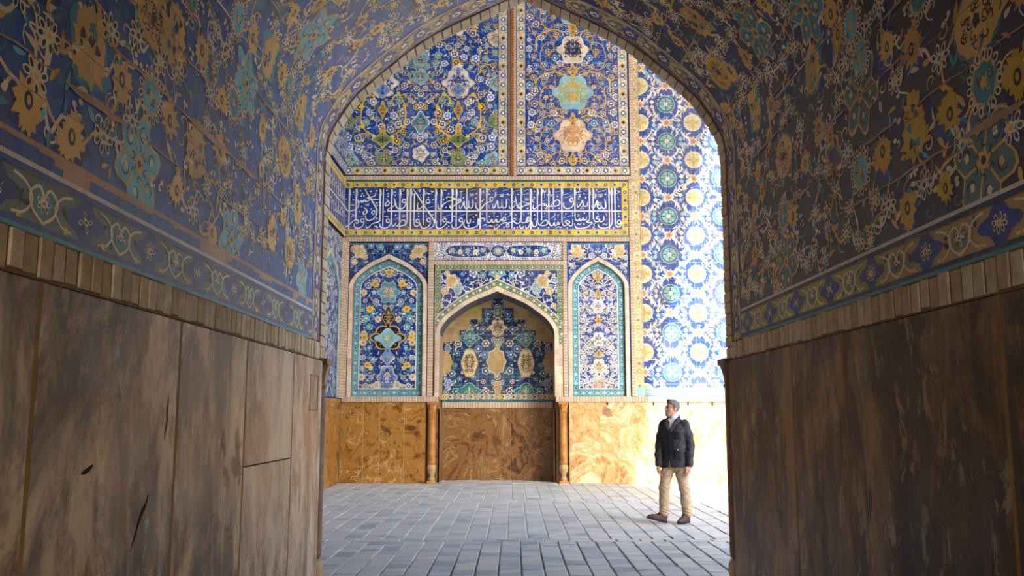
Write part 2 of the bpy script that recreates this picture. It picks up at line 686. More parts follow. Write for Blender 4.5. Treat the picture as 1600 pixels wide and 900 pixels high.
def band(P, A, B, n, col, layer, gap=0.0):
    """quads between two open outlines; gap leaves joints between them"""
    a, b = resample(A, n), resample(B, n)
    for i in range(n):
        g = gap * 0.5

        def L(p, q, t):
            return (p[0] + (q[0] - p[0]) * t, p[1] + (q[1] - p[1]) * t)
        P.poly([L(a[i], a[i + 1], g), L(a[i], a[i + 1], 1 - g), L(b[i], b[i + 1], 1 - g), L(b[i], b[i + 1], g)], col, layer)


def scatter(rng, bbox, rad, n, test, taken, tries=30):
    out = []
    x0, y0, x1, y1 = bbox
    T = [tuple(q) for q in taken]
    for _ in range(n * tries):
        x, y = rng.uniform(x0, x1), rng.uniform(y0, y1)
        if not test(x, y):
            continue
        if T:
            A = np.asarray(T)
            if np.any((A[:, 0] - x) ** 2 + (A[:, 1] - y) ** 2 < (A[:, 2] + rad) ** 2):
                continue
        T.append((x, y, rad))
        out.append((x, y))
        if len(out) >= n:
            break
    return out

# ------------------------------------------------------------------ the places of things
YW = 20.9                     # far wall of the hall
XL = -3.96                    # its left wall
YT = 7.16                     # far mouth of the vaulted passage
TCX, THW = 0.108, 1.615       # axis and half width of the passage
CP, SP = math.cos(PITCH), math.sin(PITCH)


def fw(px, py, Y=YW):
    """a point of the photograph on the far wall -> (x, z) in metres"""
    x, y = (px - 800) / F_PX, (450 - py) / F_PX
    dy, dz = CP - SP * y, SP + CP * y
    t = Y / dy
    return x * t, CAM_Z + dz * t


def fr(px0, py0, px1, py1):
    """photo rectangle -> x0, z0, x1, z1 on the far wall"""
    pm = 0.5 * (py0 + py1)
    return fw(px0, pm)[0], fw(px0, py1)[1], fw(px1, pm)[0], fw(px0, py0)[1]


def far_fn(yw):
    return lambda u, v, h: (u, yw - h, v)


def side_fn(xw):
    return lambda u, v, h: (xw + h, u, v)


M_BRICK_H = brick_mat('brick_soldier_band', (230, 208, 182), (212, 184, 156), (176, 152, 128), True, 0.068, 3.0, 0.009)
M_BRICK_V = brick_mat('brick_stacked_band', (230, 208, 182), (212, 186, 158), (176, 154, 130), True, 3.0, 0.068, 0.009)
M_BRICK_WALL = brick_mat('brick_wall', (196, 164, 130), (172, 138, 106), (140, 114, 90), False, 0.24, 0.065, 0.012)
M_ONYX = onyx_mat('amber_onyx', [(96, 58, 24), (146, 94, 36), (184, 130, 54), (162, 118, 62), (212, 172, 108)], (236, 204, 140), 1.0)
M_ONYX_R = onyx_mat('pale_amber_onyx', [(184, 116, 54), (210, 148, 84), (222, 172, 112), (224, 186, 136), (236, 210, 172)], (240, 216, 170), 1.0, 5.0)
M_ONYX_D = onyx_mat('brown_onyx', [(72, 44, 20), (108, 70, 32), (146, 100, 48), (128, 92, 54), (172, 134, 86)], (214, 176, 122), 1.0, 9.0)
M_JOINT = plain_mat('stone_joint', (186, 150, 104), 0.8)
M_PLASTER = plain_mat('aged_plaster', (182, 152, 118), 0.85, 0.3, 6)

# ------------------------------------------------------------------ floor: individual pavers bedded in mortar
rng = random.Random(7)


def paver_mat():
    m, t, b = new_mat('grey_paving_brick')
    at = N(t, 'ShaderNodeAttribute', attribute_name='tone')
    geo = N(t, 'ShaderNodeNewGeometry').outputs['Position']
    n = noise(t, geo, 14, 6, 0.65)
    n2 = noise(t, geo, 2.3, 4, 0.6)
    f = mathn(t, 'ADD', mathn(t, 'MULTIPLY', at.outputs['Fac'], 0.55), mathn(t, 'ADD', mathn(t, 'MULTIPLY', n, 0.4), mathn(t, 'MULTIPLY', n2, 0.25)))
    c = ramp(t, f, [(0.2, lin((124, 140, 152))), (0.45, lin((162, 177, 186))), (0.62, lin((184, 195, 200))), (0.85, lin((202, 202, 198)))])
    sx = N(t, 'ShaderNodeSeparateXYZ')
    t.links.new(geo, sx.inputs[0])
    yy = mathn(t, 'ADD', sx.outputs['Y'], mathn(t, 'MULTIPLY', n2, 1.0))
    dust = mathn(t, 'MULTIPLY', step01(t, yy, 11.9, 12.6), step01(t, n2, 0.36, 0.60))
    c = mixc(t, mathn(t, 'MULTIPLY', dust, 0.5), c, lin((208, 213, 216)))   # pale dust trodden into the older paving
    t.links.new(c, b.inputs['Base Color'])
    b.inputs['Roughness'].default_value = 0.55
    b.inputs['Specular IOR Level'].default_value = 0.35
    bump(t, b, n, 0.35, 0.01)
    return m


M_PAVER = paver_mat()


def mortar_mat():
    m, t, b = new_mat('paving_mortar')
    geo = N(t, 'ShaderNodeNewGeometry').outputs['Position']
    sx = N(t, 'ShaderNodeSeparateXYZ')
    t.links.new(geo, sx.inputs[0])
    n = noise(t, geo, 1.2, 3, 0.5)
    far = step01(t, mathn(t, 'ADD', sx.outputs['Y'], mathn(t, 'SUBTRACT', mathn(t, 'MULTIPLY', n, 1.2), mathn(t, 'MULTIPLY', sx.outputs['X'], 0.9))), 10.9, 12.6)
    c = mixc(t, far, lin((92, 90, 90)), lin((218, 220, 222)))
    t.links.new(c, b.inputs['Base Color'])
    b.inputs['Roughness'].default_value = 0.85
    return m


mb = MB()
mb.box(-6, -6, -0.3, 30, 60, -0.012)
pv, pf, ptone = list(mb.v), list(mb.f), [0.5] * len(mb.v)
pm = [1] * len(mb.f)


def paver(x0, y0, x1, y1, tone):
    g = 0.007
    x0 += g + rng.uniform(0, .004); x1 -= g + rng.uniform(0, .004)
    y0 += g + rng.uniform(-.004, .006); y1 -= g + rng.uniform(-.004, .006)
    b = len(pv)
    zz = rng.uniform(-0.004, 0.002)
    tx, ty = rng.uniform(-.003, .003), rng.uniform(-.003, .003)
    e = 0.007
    for (x, y, z) in ((x0, y0, -.03), (x1, y0, -.03), (x1, y1, -.03), (x0, y1, -.03)):
        pv.append((x, y, z))
    for (x, y, sx, sy) in ((x0, y0, -1, -1), (x1, y0, 1, -1), (x1, y1, 1, 1), (x0, y1, -1, 1)):
        pv.append((x + rng.uniform(-.003, .003), y, zz - .005 + tx * sx + ty * sy))
    for (x, y, sx, sy) in ((x0 + e, y0 + e, -1, -1), (x1 - e, y0 + e, 1, -1), (x1 - e, y1 - e, 1, 1), (x0 + e, y1 - e, -1, 1)):
        pv.append((x, y, zz + tx * sx + ty * sy))
    for k in range(4):
        j = (k + 1) % 4
        pf.append((b + k, b + j, b + 4 + j, b + 4 + k))
        pf.append((b + 4 + k, b + 4 + j, b + 8 + j, b + 8 + k))
    pf.append((b + 8, b + 9, b + 10, b + 11))
    pm.extend([0] * 9)
    ptone.extend([tone] * 12)


for (y0, y1, off, cw, ln) in ((3.0, 11.42, 0.02, 0.232, 0.29), (11.42, 11.62, 0.0, 0.30, 0.2), (11.62, 16.55, 0.11, 0.262, 0.27), (16.55, 16.72, 0.05, 0.3, 0.17), (16.72, 21.9, 0.17, 0.262, 0.27)):
    x = -4.1 + off
    while x < (6.6 if y0 > 7 else 6.6):
        y = y0 if ln < 0.21 else y0 - rng.uniform(0, ln)
        while y < y1 - 0.02:
            L = ln * rng.choice((0.62, 0.8, 1, 1, 1, 1.12)) if ln > 0.21 else ln
            a, b_ = max(y, y0), min(y + L, y1)
            if b_ - a > 0.05:
                paver(x, a, x + cw, b_, rng.betavariate(2.2, 2.2))
            y += L
        x += cw
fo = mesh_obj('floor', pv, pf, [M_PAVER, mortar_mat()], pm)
at = fo.data.attributes.new('tone', 'FLOAT', 'POINT')
at.data.foreach_set('value', ptone)
struct(fo)

# ------------------------------------------------------------------ the shell of the hall
ZR = 28.0
nich = fr(686, 455, 867, 757)
NX0, NX1, NZ1 = nich[0], nich[2], fw(777, 455)[1]
YN = 21.93
mb = MB()
yb0, yb1 = YW + 0.16, YW + 0.6
mb.box(XL - 0.4, yb0, 0, NX0 - 0.03, yb1, ZR)
mb.box(NX1 + 0.03, yb0, 0, 9.0, yb1, ZR)
mb.box(NX0 - 0.03, yb0, NZ1 + 0.06, NX1 + 0.03, yb1, ZR)
mb.box(NX0 - 0.5, YN + 0.11, 0, NX1 + 0.5, YN + 0.5, NZ1 + 0.5)
mb.box(NX0 - 0.5, yb1, 0, NX0 - 0.04, YN + 0.11, NZ1 + 0.5)
mb.box(NX1 + 0.04, yb1, 0, NX1 + 0.5, YN + 0.11, NZ1 + 0.5)
mb.box(NX0 - 0.5, yb1, NZ1 + 0.06, NX1 + 0.5, YN + 0.5, NZ1 + 0.5)
struct(mb.build('wall_back', M_BRICK_WALL, uvmode='xz'))
mb = MB()
mb.box(XL - 0.6, YT + 0.02, 0, XL - 0.16, yb0 - 0.01, ZR)
struct(mb.build('wall_hall_left', M_BRICK_WALL, uvmode='yz'))


mb = MB()  # unseen wall added to keep sky light off the right mosaic
mb.box(7.25, 15.7, 0, 7.85, yb0 - 0.01, ZR)
struct(mb.build('sky_block_wall', M_BRICK_WALL, uvmode='yz'))


def shade_x(y, z):
    """the slanting edge of the building's shadow"""
    return 2.80 + 0.1357 * (YW - y) + 0.2322 * z


mb = MB()  # unseen roof, its height and slanted edge shaped to steer sun and sky
rf = [(XL - 0.6, YT - 0.0, ZR), (shade_x(YT, ZR), YT, ZR), (shade_x(yb1, ZR), yb1, ZR), (XL - 0.6, yb1, ZR)]
mb.prism(rf, [(x, y, z + 0.6) for x, y, z in rf])
struct(mb.build('ceiling_hall_shade', M_PLASTER))
# the front of the building around the mouth of the passage
mb = MB()
op = arch_poly(TCX, THW + 0.02, 0, 3.6, 1.42)
ap = [q for q in op[1:-1]]
W0, W1 = YT - 0.6, YT - 0.005


def front_strip(x0, x1, zb0, zb1, zt0, zt1):
    a = [(x0, W0, zb0), (x1, W0, zb1), (x1, W0, zt1), (x0, W0, zt0)]
    mb.prism(a, [(x, W1, z) for x, y, z in a])


front_strip(XL - 0.6, TCX - THW - 0.10, 0, 0, ZR, ZR)
ex = shade_x(YT, 0)  # unseen right end, slanted to cast the sun's shadow edge
a = [(TCX + THW + 0.10, W0, 0), (ex, W0, 0), (shade_x(YT, ZR), W0, ZR), (TCX + THW + 0.10, W0, ZR)]
mb.prism(a, [(x, W1, z) for x, y, z in a])
front_strip(TCX - THW - 0.10, TCX + THW + 0.10, 5.08, 5.08, ZR, ZR)
for p, q in zip(ap[:-1], ap[1:]):
    for s in (1,):
        if abs(p[0] - q[0]) > 1e-4:
            front_strip(q[0], p[0], q[1] + .02, p[1] + .02, 5.09, 5.09)
struct(mb.build('wall_front', M_BRICK_WALL, uvmode='xz'))

# ------------------------------------------------------------------ ornament for the far wall
PAL_A = dict(vine='yellow', flowers=[('white', 'cobalt', 'yellow'), ('white', 'sky', 'white'), ('aqua', 'turq', 'yellow'), ('cream', 'deep', 'cream'), ('yellow', 'black', 'yellow')],
             leaves=['sky', 'sky', 'turq', 'deep', 'aqua', 'yellow', 'white', 'green'])
PAL_B = dict(vine='gold', flowers=[('cream', 'cobalt', 'white'), ('white', 'sky', 'yellow'), ('yellow', 'cobalt', 'cream'), ('aqua', 'cobalt', 'white')],
             leaves=['sky', 'sky', 'pale', 'deep', 'cream', 'gold'])
PAL_L = dict(vine='turq', flowers=[('cream', 'sky', 'white'), ('white', 'cobalt', 'cream'), ('aqua', 'turq', 'white'), ('cream', 'cream', 'rose')],
             leaves=['sky', 'sky', 'turq', 'aqua', 'cream', 'deep', 'white'])
PAL_R = dict(vine='cream', flowers=[('white', 'pale', 'cream'), ('cream', 'sky', 'white'), ('white', 'sky', 'gold'), ('cream', 'aqua', 'green')],
             leaves=['sky', 'pale', 'white', 'cream', 'white', 'aqua', 'deep'])
PAL_N = dict(vine='teal', flowers=[('cream', 'deep', 'cream'), ('aqua', 'navy', 'cream'), ('pale', 'deep', 'white')],
             leaves=['sky', 'teal', 'cobalt', 'cream', 'teal', 'aqua'])
PAL_S = dict(vine='white', flowers=[('cream', 'gold', 'white'), ('white', 'sky', 'cream'), ('aqua', 'turq', 'white')],
             leaves=['white', 'white', 'cream', 'sky', 'aqua', 'deep'])
PAL_S2 = dict(vine='sky', flowers=[('cream', 'gold', 'cream'), ('aqua', 'turq', 'white'), ('pale', 'sky', 'white')],
              leaves=['turq', 'sky', 'aqua', 'cream', 'navy', 'pale'])


def bloom(P, x, y, r, tri, rng, L=3):
    k = rng.choice((5, 6, 8))
    P.blob(x, y, r, r, tri[0], L, k, 0.14, rng.uniform(0, 6), 16)
    P.blob(x, y, r * .70, r * .70, tri[1], L + 1, k, -0.16, rng.uniform(0, 6), 12)
    P.blob(x, y, r * .36, r * .36, tri[2], L + 2, 0, 0, 0, 7)


def arabesque(reg, bbox, axis, pal, rng, nf, r, nl, keep=(), vw=0.016):
    H = Pat()
    x0, y0, x1, y1 = bbox
    keepm = [(k[0] if k[0] >= axis - 1e-6 else 2 * axis - k[0], k[1], k[2]) for k in keep]

    def test(x, y):
        return inside((x, y), reg, r * 0.4)
    pts = scatter(rng, (axis + r * 0.9, y0, x1, y1), r * 1.12, nf, test, keepm)
    ax_pts = []
    y = y0 + r
    while y < y1:
        if inside((axis, y), reg, r) and all((k[0] - axis) ** 2 + (k[1] - y) ** 2 > (k[2] + r) ** 2 for k in keepm):
            ax_pts.append((axis, y))
        y += r * 3.1
    allp = pts + ax_pts
    A = np.asarray(allp) if allp else np.zeros((0, 2))
    for i, (px, py) in enumerate(pts):
        d = (A[:, 0] - px) ** 2 + (A[:, 1] - py) ** 2
        for j in np.argsort(d)[1:3]:
            qx, qy = A[j]
            mx, my = (px + qx) / 2, (py + qy) / 2
            nx, ny = -(qy - py), qx - px
            s = rng.choice((-0.35, 0.35))
            H.ribbon(curve([(px, py), (mx + nx * s, my + ny * s), (qx, qy)], 4), vw, pal['vine'], 1, 0.3)
        if rng.random() < 0.35:
            H.ribbon(spiral(px, py, r * 2.1, rng.uniform(0.6, 1.0), rng.uniform(0, 6), 14, rng.choice((-1, 1))), vw, pal['vine'], 1, 0.5)
    occ = [(p[0], p[1], r * 0.75) for p in allp] + [(k[0], k[1], k[2] * .9) for k in keepm]
    for (lx, ly) in scatter(rng, (axis, y0, x1, y1), r * 0.36, nl, lambda x, y: inside((x, y), reg, 0), occ, 8):
        c = rng.choice(pal['leaves'])
        H.leaf(lx, ly, r * rng.uniform(.7, 1.25), r * rng.uniform(.16, .28), rng.uniform(0, 6.28), c, 2, rng.uniform(-.5, .5))
    for (px, py) in pts:
        bloom(H, px, py, r * rng.choice((.62, .75, .9, 1.0)), rng.choice(pal['flowers']), rng)
    H.mirrored(axis)
    for (px, py) in ax_pts:
        bloom(H, px, py, r * .85, pal['flowers'][0], rng)
    return H.clipped(reg)


def turunj(P, cx, cy, rx, ry, cols, rng, L=6, k=6, amp=0.10, curls=7, point=0.22):
    """pointed lobed medallion: rim, ground, and mirrored curling stems inside"""
    def shape(s):
        pts = []
        for i in range(36):
            a = TAU * i / 36
            r = 1 + amp * math.cos(k * a)
            y = math.sin(a) * r
            y *= 1 + point * abs(math.sin(a)) ** 6
            pts.append((cx + rx * s * r * math.cos(a), cy + ry * s * y))
        return pts
    P.poly(shape(1.0), cols[0], L)
    P.poly(shape(0.90), cols[1], L + 1)
    for q in range(curls):
        a = -1.4 + 2.8 * q / max(1, curls - 1)
        rr = rng.uniform(.25, .62)
        x, y = rx * rr * math.cos(a), ry * rr * math.sin(a) * 1.15
        for s in (1, -1):
            sp = spiral(0, 0, min(rx, ry) * .26, .9, a, 9, 1)
            pts = [(cx + s * (x + u), cy + y + v) for u, v in sp]
            P.ribbon(pts, min(rx, ry) * .09, cols[2], L + 2, .4)
    m = min(rx, ry)
    for q in range(4 * curls):
        a, rr = rng.uniform(-1.5, 1.5), rng.uniform(.15, .78)
        x, y = rx * rr * math.cos(a), ry * rr * math.sin(a)
        for s in (1, -1):
            P.ribbon([(cx + s * (x + u), cy + y + v) for u, v in spiral(0, 0, m * .12, .9, a * 3, 7, 1)], m * .05, cols[2], L + 2, .4)
            if q % 3 == 0:
                P.blob(cx + s * x, cy + y, m * .075, m * .075, cols[3], L + 3, 5, .2, 0, 8)
    for yy in (-.45, 0, .45):
        P.blob(cx, cy + ry * yy, rx * .13, ry * .13, cols[3], L + 3, 5, .2, 1.57, 10)
        P.blob(cx, cy + ry * yy, rx * .06, ry * .06, cols[2], L + 4, 0, 0, 0, 6)


def border_band(P, x0, y0, x1, y1, ground, fl, rng, pitch=None, lines=None, L=1, vines='cream'):
    """a run of little flowers between two lines; the run follows the longer side"""
    P.rect(x0, y0, x1, y1, ground, L)
    hor = (x1 - x0) > (y1 - y0)
    w = (y1 - y0) if hor else (x1 - x0)
    ln = (x1 - x0) if hor else (y1 - y0)
    pitch = pitch or w * 1.25
    n = max(1, int(round(ln / pitch)))
    for i in range(n):
        c = (i + .5) * ln / n
        x, y = (x0 + c, (y0 + y1) / 2) if hor else ((x0 + x1) / 2, y0 + c)
        f = fl[i % len(fl)]
        P.blob(x, y, w * .27, w * .27, f[0], L + 2, 6, .15, rng.uniform(0, 6), 12)
        P.blob(x, y, w * .15, w * .15, f[1], L + 3, 0, 0, 0, 8)
        d = ln / n * .5
        for s in (1, -1):
            a = (-d, s * w * .05), (-d * .5, s * w * .36), (0, s * w * .30)
            pts = [(x + p, y + q) if hor else (x + q, y + p) for p, q in curve(a, 3)]
            P.ribbon(pts, w * .07, vines, L + 1)
            P.leaf(x + (d if hor else s * w * .26), y + (s * w * .26 if hor else d), w * .22, w * .06, rng.uniform(0, 6), f[0], L + 2)
    if lines:
        t = w * .07
        if hor:
            P.rect(x0, y0, x1, y0 + t, lines, L + 4)
            P.rect(x0, y1 - t, x1, y1, lines, L + 4)
        else:
            P.rect(x0, y0, x0 + t, y1, lines, L + 4)
            P.rect(x1 - t, y0, x1, y1, lines, L + 4)


FAR = far_fn(YW)

# ---- two tall panels above the inscription
ZT = 13.2


def upper_panel(px0, px1, pfx0, pfx1, label, pal, ground, deco, rng, nf, r, nl, keep):
    """px0..px1 whole panel, pfx0..pfx1 its blue field (photo columns near the panel's foot)"""
    xo0, z0, xo1, _ = fr(px0, 200, px1, 274)
    xi0, zi, xi1, _ = fr(pfx0, 150, pfx1, 259)
    t = thing('tile_mosaic', label, 'tile mosaic', ((xo0 + xo1) / 2, YW, z0))
    reg = rect_pts(xi0, zi, xi1, ZT - .3)
    P = Pat()
    P.poly(reg, ground, 0)
    A = arabesque(reg, (xi0, zi, xi1, ZT - .3), fw(deco['axis'], 190)[0], pal, rng, nf, r, nl, keep)
    P.p += A.p
    deco['fn'](P)
    P.clipped(reg)
    build_pat(P, 'field', FAR, 'far', t, base=reg, back=0.14)
    B = Pat()
    fl = [('cobalt', 'white'), ('gold', 'black'), ('teal', 'white')]
    border_band(B, xo0, z0, xo1, zi, 'cream' if ground == 'cobalt' else 'beige', fl, rng, .22, 'deep', vines='olive' if pfx0 < 700 else 'pale')
    if px0 > 700:
        border_band(B, xo0, zi, xi0, ZT, 'cream', fl, rng, .24, 'deep', vines='pale')
    border_band(B, xi1, zi, xo1, ZT, 'cream', fl, rng, .24, 'deep', vines='pale')
    B.rect(xo0 if px0 > 700 else xi0, ZT - .3, xo1, ZT, 'cream', 1)
    build_pat(B, 'border', FAR, 'far', t)
    return t


def deco_left(P):
    r = random.Random(3)
    for px in (598, 716):
        x, z = fw(px, 130)
        turunj(P, x, z, .36, .30, ('cream', 'white', 'cobalt', 'cobalt'), r, 6, 6, .14, 5)
        x, z = fw(px, 112)
        turunj(P, x, z, .17, .17, ('cream', 'white', 'cobalt', 'sky'), r, 6, 5, .12, 3)
        x, z = fw(px, 142)
        turunj(P, x, z, .17, .15, ('yellow', 'pale', 'cobalt', 'deep'), r, 11, 4, .1, 3)
        x, z = fw(px, 172)
        turunj(P, x, z, .10, .17, ('yellow', 'gold', 'black', 'black'), r, 6, 4, .16, 3)
        x, z = fw(px, 218)
        turunj(P, x, z, .24, .13, ('yellow', 'green', 'black', 'black'), r, 6, 4, .14, 4)
        x, z = fw(px, 205)
        turunj(P, x, z, .07, .16, ('yellow', 'gold', 'black', 'black'), r, 6, 4, .14, 2)
        for s in (1, -1):                                    # the pair of long yellow stems
            x0_, z0_ = fw(px, 232)
            pts = [(x0_ + s * a, z0_ + b) for a, b in ((0, 0), (.22, .30), (.50, .55), (.52, 1.05), (.36, 1.35), (.20, 1.22), (.26, 1.05))]
            P.ribbon(curve(pts, 5), .030, 'yellow', 5)
            for a, b, an in ((.50, .55, .4), (.52, 1.05, 1.4), (.36, 1.35, 2.4), (.22, .30, .9)):
                P.jag(x0_ + s * a, z0_ + b, .09, .07, 'yellow', 6, 5, .5, r, an * s)
    x, z = fw(657, 192)
    turunj(P, x, z, .20, .22, ('white', 'turq', 'deep', 'yellow'), r, 6, 4, .14, 4)
    for px, py, c in ((657, 240, 'white'), (600, 248, 'green'), (716, 248, 'green'), (657, 120, 'aqua'), (657, 92, 'aqua'), (777, 130, 'aqua'), (775, 190, 'green'), (775, 60, 'cream'), (543, 190, 'green'), (545, 248, 'aqua'), (770, 250, 'aqua')):
        x, z = fw(px, py)
        turunj(P, x, z, .20, .17, (c if c != 'white' else 'cream', c, 'deep', 'yellow'), r, 6, 5, .12, 4)
    for px in (598, 657, 716):
        for py in (40, -40, -110):
            x, z = fw(px, py)
            turunj(P, x, z, .22, .22, ('cream', 'white', 'cobalt', 'yellow'), r, 6, 5, .12, 4)


def deco_right(P):
    r = random.Random(4)
    for py, rx, ry, cols in ((78, .36, .31, ('white', 'cream', 'black', 'cobalt')), (145, .46, .38, ('aqua', 'aqua', 'olive', 'gold')), (212, .42, .36, ('beige', 'cream', 'rose', 'gold')),
                             (14, .42, .36, ('aqua', 'aqua', 'olive', 'gold')), (-60, .4, .4, ('white', 'cream', 'black', 'cobalt'))):
        x, z = fw(895, py)
        turunj(P, x, z, rx, ry, cols, r, 6, 6, .12, 8)
        for s in (1, -1):
            pts = [(x + s * a, z + b) for a, b in ((.12, -.48), (.34, -.40), (.62, -.52), (.80, -.25), (.72, .1), (.5, .18), (.46, 0), (.58, -.1))]
            P.ribbon(curve(pts, 5), .024, 'gold', 5)
            pts = [(x + s * a, z + b) for a, b in ((.2, .45), (.5, .52), (.86, .34), (.9, .05))]
            P.ribbon(curve(pts, 5), .024, 'yellow', 5)
    for py in (112, 188, 250, 46):
        x, z = fw(895, py)
        turunj(P, x, z, .10, .13, ('yellow', 'gold', 'black', 'black'), r, 6, 4, .14, 2)


rng = random.Random(11)
kl = [fw(598, 130) + (.36,), fw(716, 130) + (.36,), fw(657, 192) + (.2,), fw(657, 240) + (.2,), fw(716, 218) + (.2,), fw(716, 172) + (.12,)]
upper_panel(538, 794, 538, 778, 'tall dark blue tile mosaic left of the upright orange brick rib, with yellow stems',
            PAL_A, 'cobalt', dict(axis=657, fn=deco_left), rng, 330, .092, 1500, kl)
kr = [fw(895, y) + (q,) for y, q in ((78, .34), (145, .42), (212, .38), (14, .38))]
upper_panel(807, 983, 822, 966, 'tall blue tile mosaic right of the upright orange brick rib, with stacked medallions',
            PAL_B, 'cobalt', dict(axis=895, fn=deco_right), rng, 200, .088, 900, kr)

# ---- inscription band
bx0, bz0, bx1, bz1 = fr(536, 282, 986, 370)
ix0, iz0, ix1, iz1 = fr(537, 294, 971.5, 358.5)
ins = thing('inscription_band', 'long blue band with two rows of white lettering in a yellow border', 'inscription', ((bx0 + bx1) / 2, YW, bz0))
P = Pat()
reg = rect_pts(ix0, iz0, ix1, iz1)
P.poly(reg, 'cobalt', 0)
rr = random.Random(5)
nx = int((ix1 - ix0) / FAR_TILE)
for i in range(nx + 1):
    for k in range(6):
        q = rr.random()
        if q < .42:
            x0, z0 = ix0 + i * FAR_TILE, iz0 + k * FAR_TILE
            right = i / nx
            col = 'cobalt' if right > .55 else ('deep' if q < .3 else 'navy')
            if right > .62 and k == 5 and q < .16:
                col = 'lilac'
            P.poly(rect_pts(x0, z0, min(ix1, x0 + FAR_TILE), min(iz1, z0 + FAR_TILE)), col, 1)
build_pat(P, 'field', FAR, 'far', ins, base=reg, back=.14)
B = Pat()
fl = [('navy', 'pale'), ('pale', 'navy')]
for (a, b_, c, d) in ((bx0, iz1, ix1 + .17, bz1 - .03), (bx0, bz0 + .03, ix1 + .17, iz0), (ix1, iz0, ix1 + .17, iz1)):
    border_band(B, a, b_, c, d, 'yellow', fl, rng, .22, None, vines='olive')
B.rect(bx0, bz1 - .035, bx1, bz1, 'teal', 3)
B.rect(bx0, bz0, bx1, bz0 + .035, 'teal', 3)
B.rect(ix1 + .17, bz0, bx1, bz1, 'teal', 2)
build_pat(B, 'border', FAR, 'far', ins)

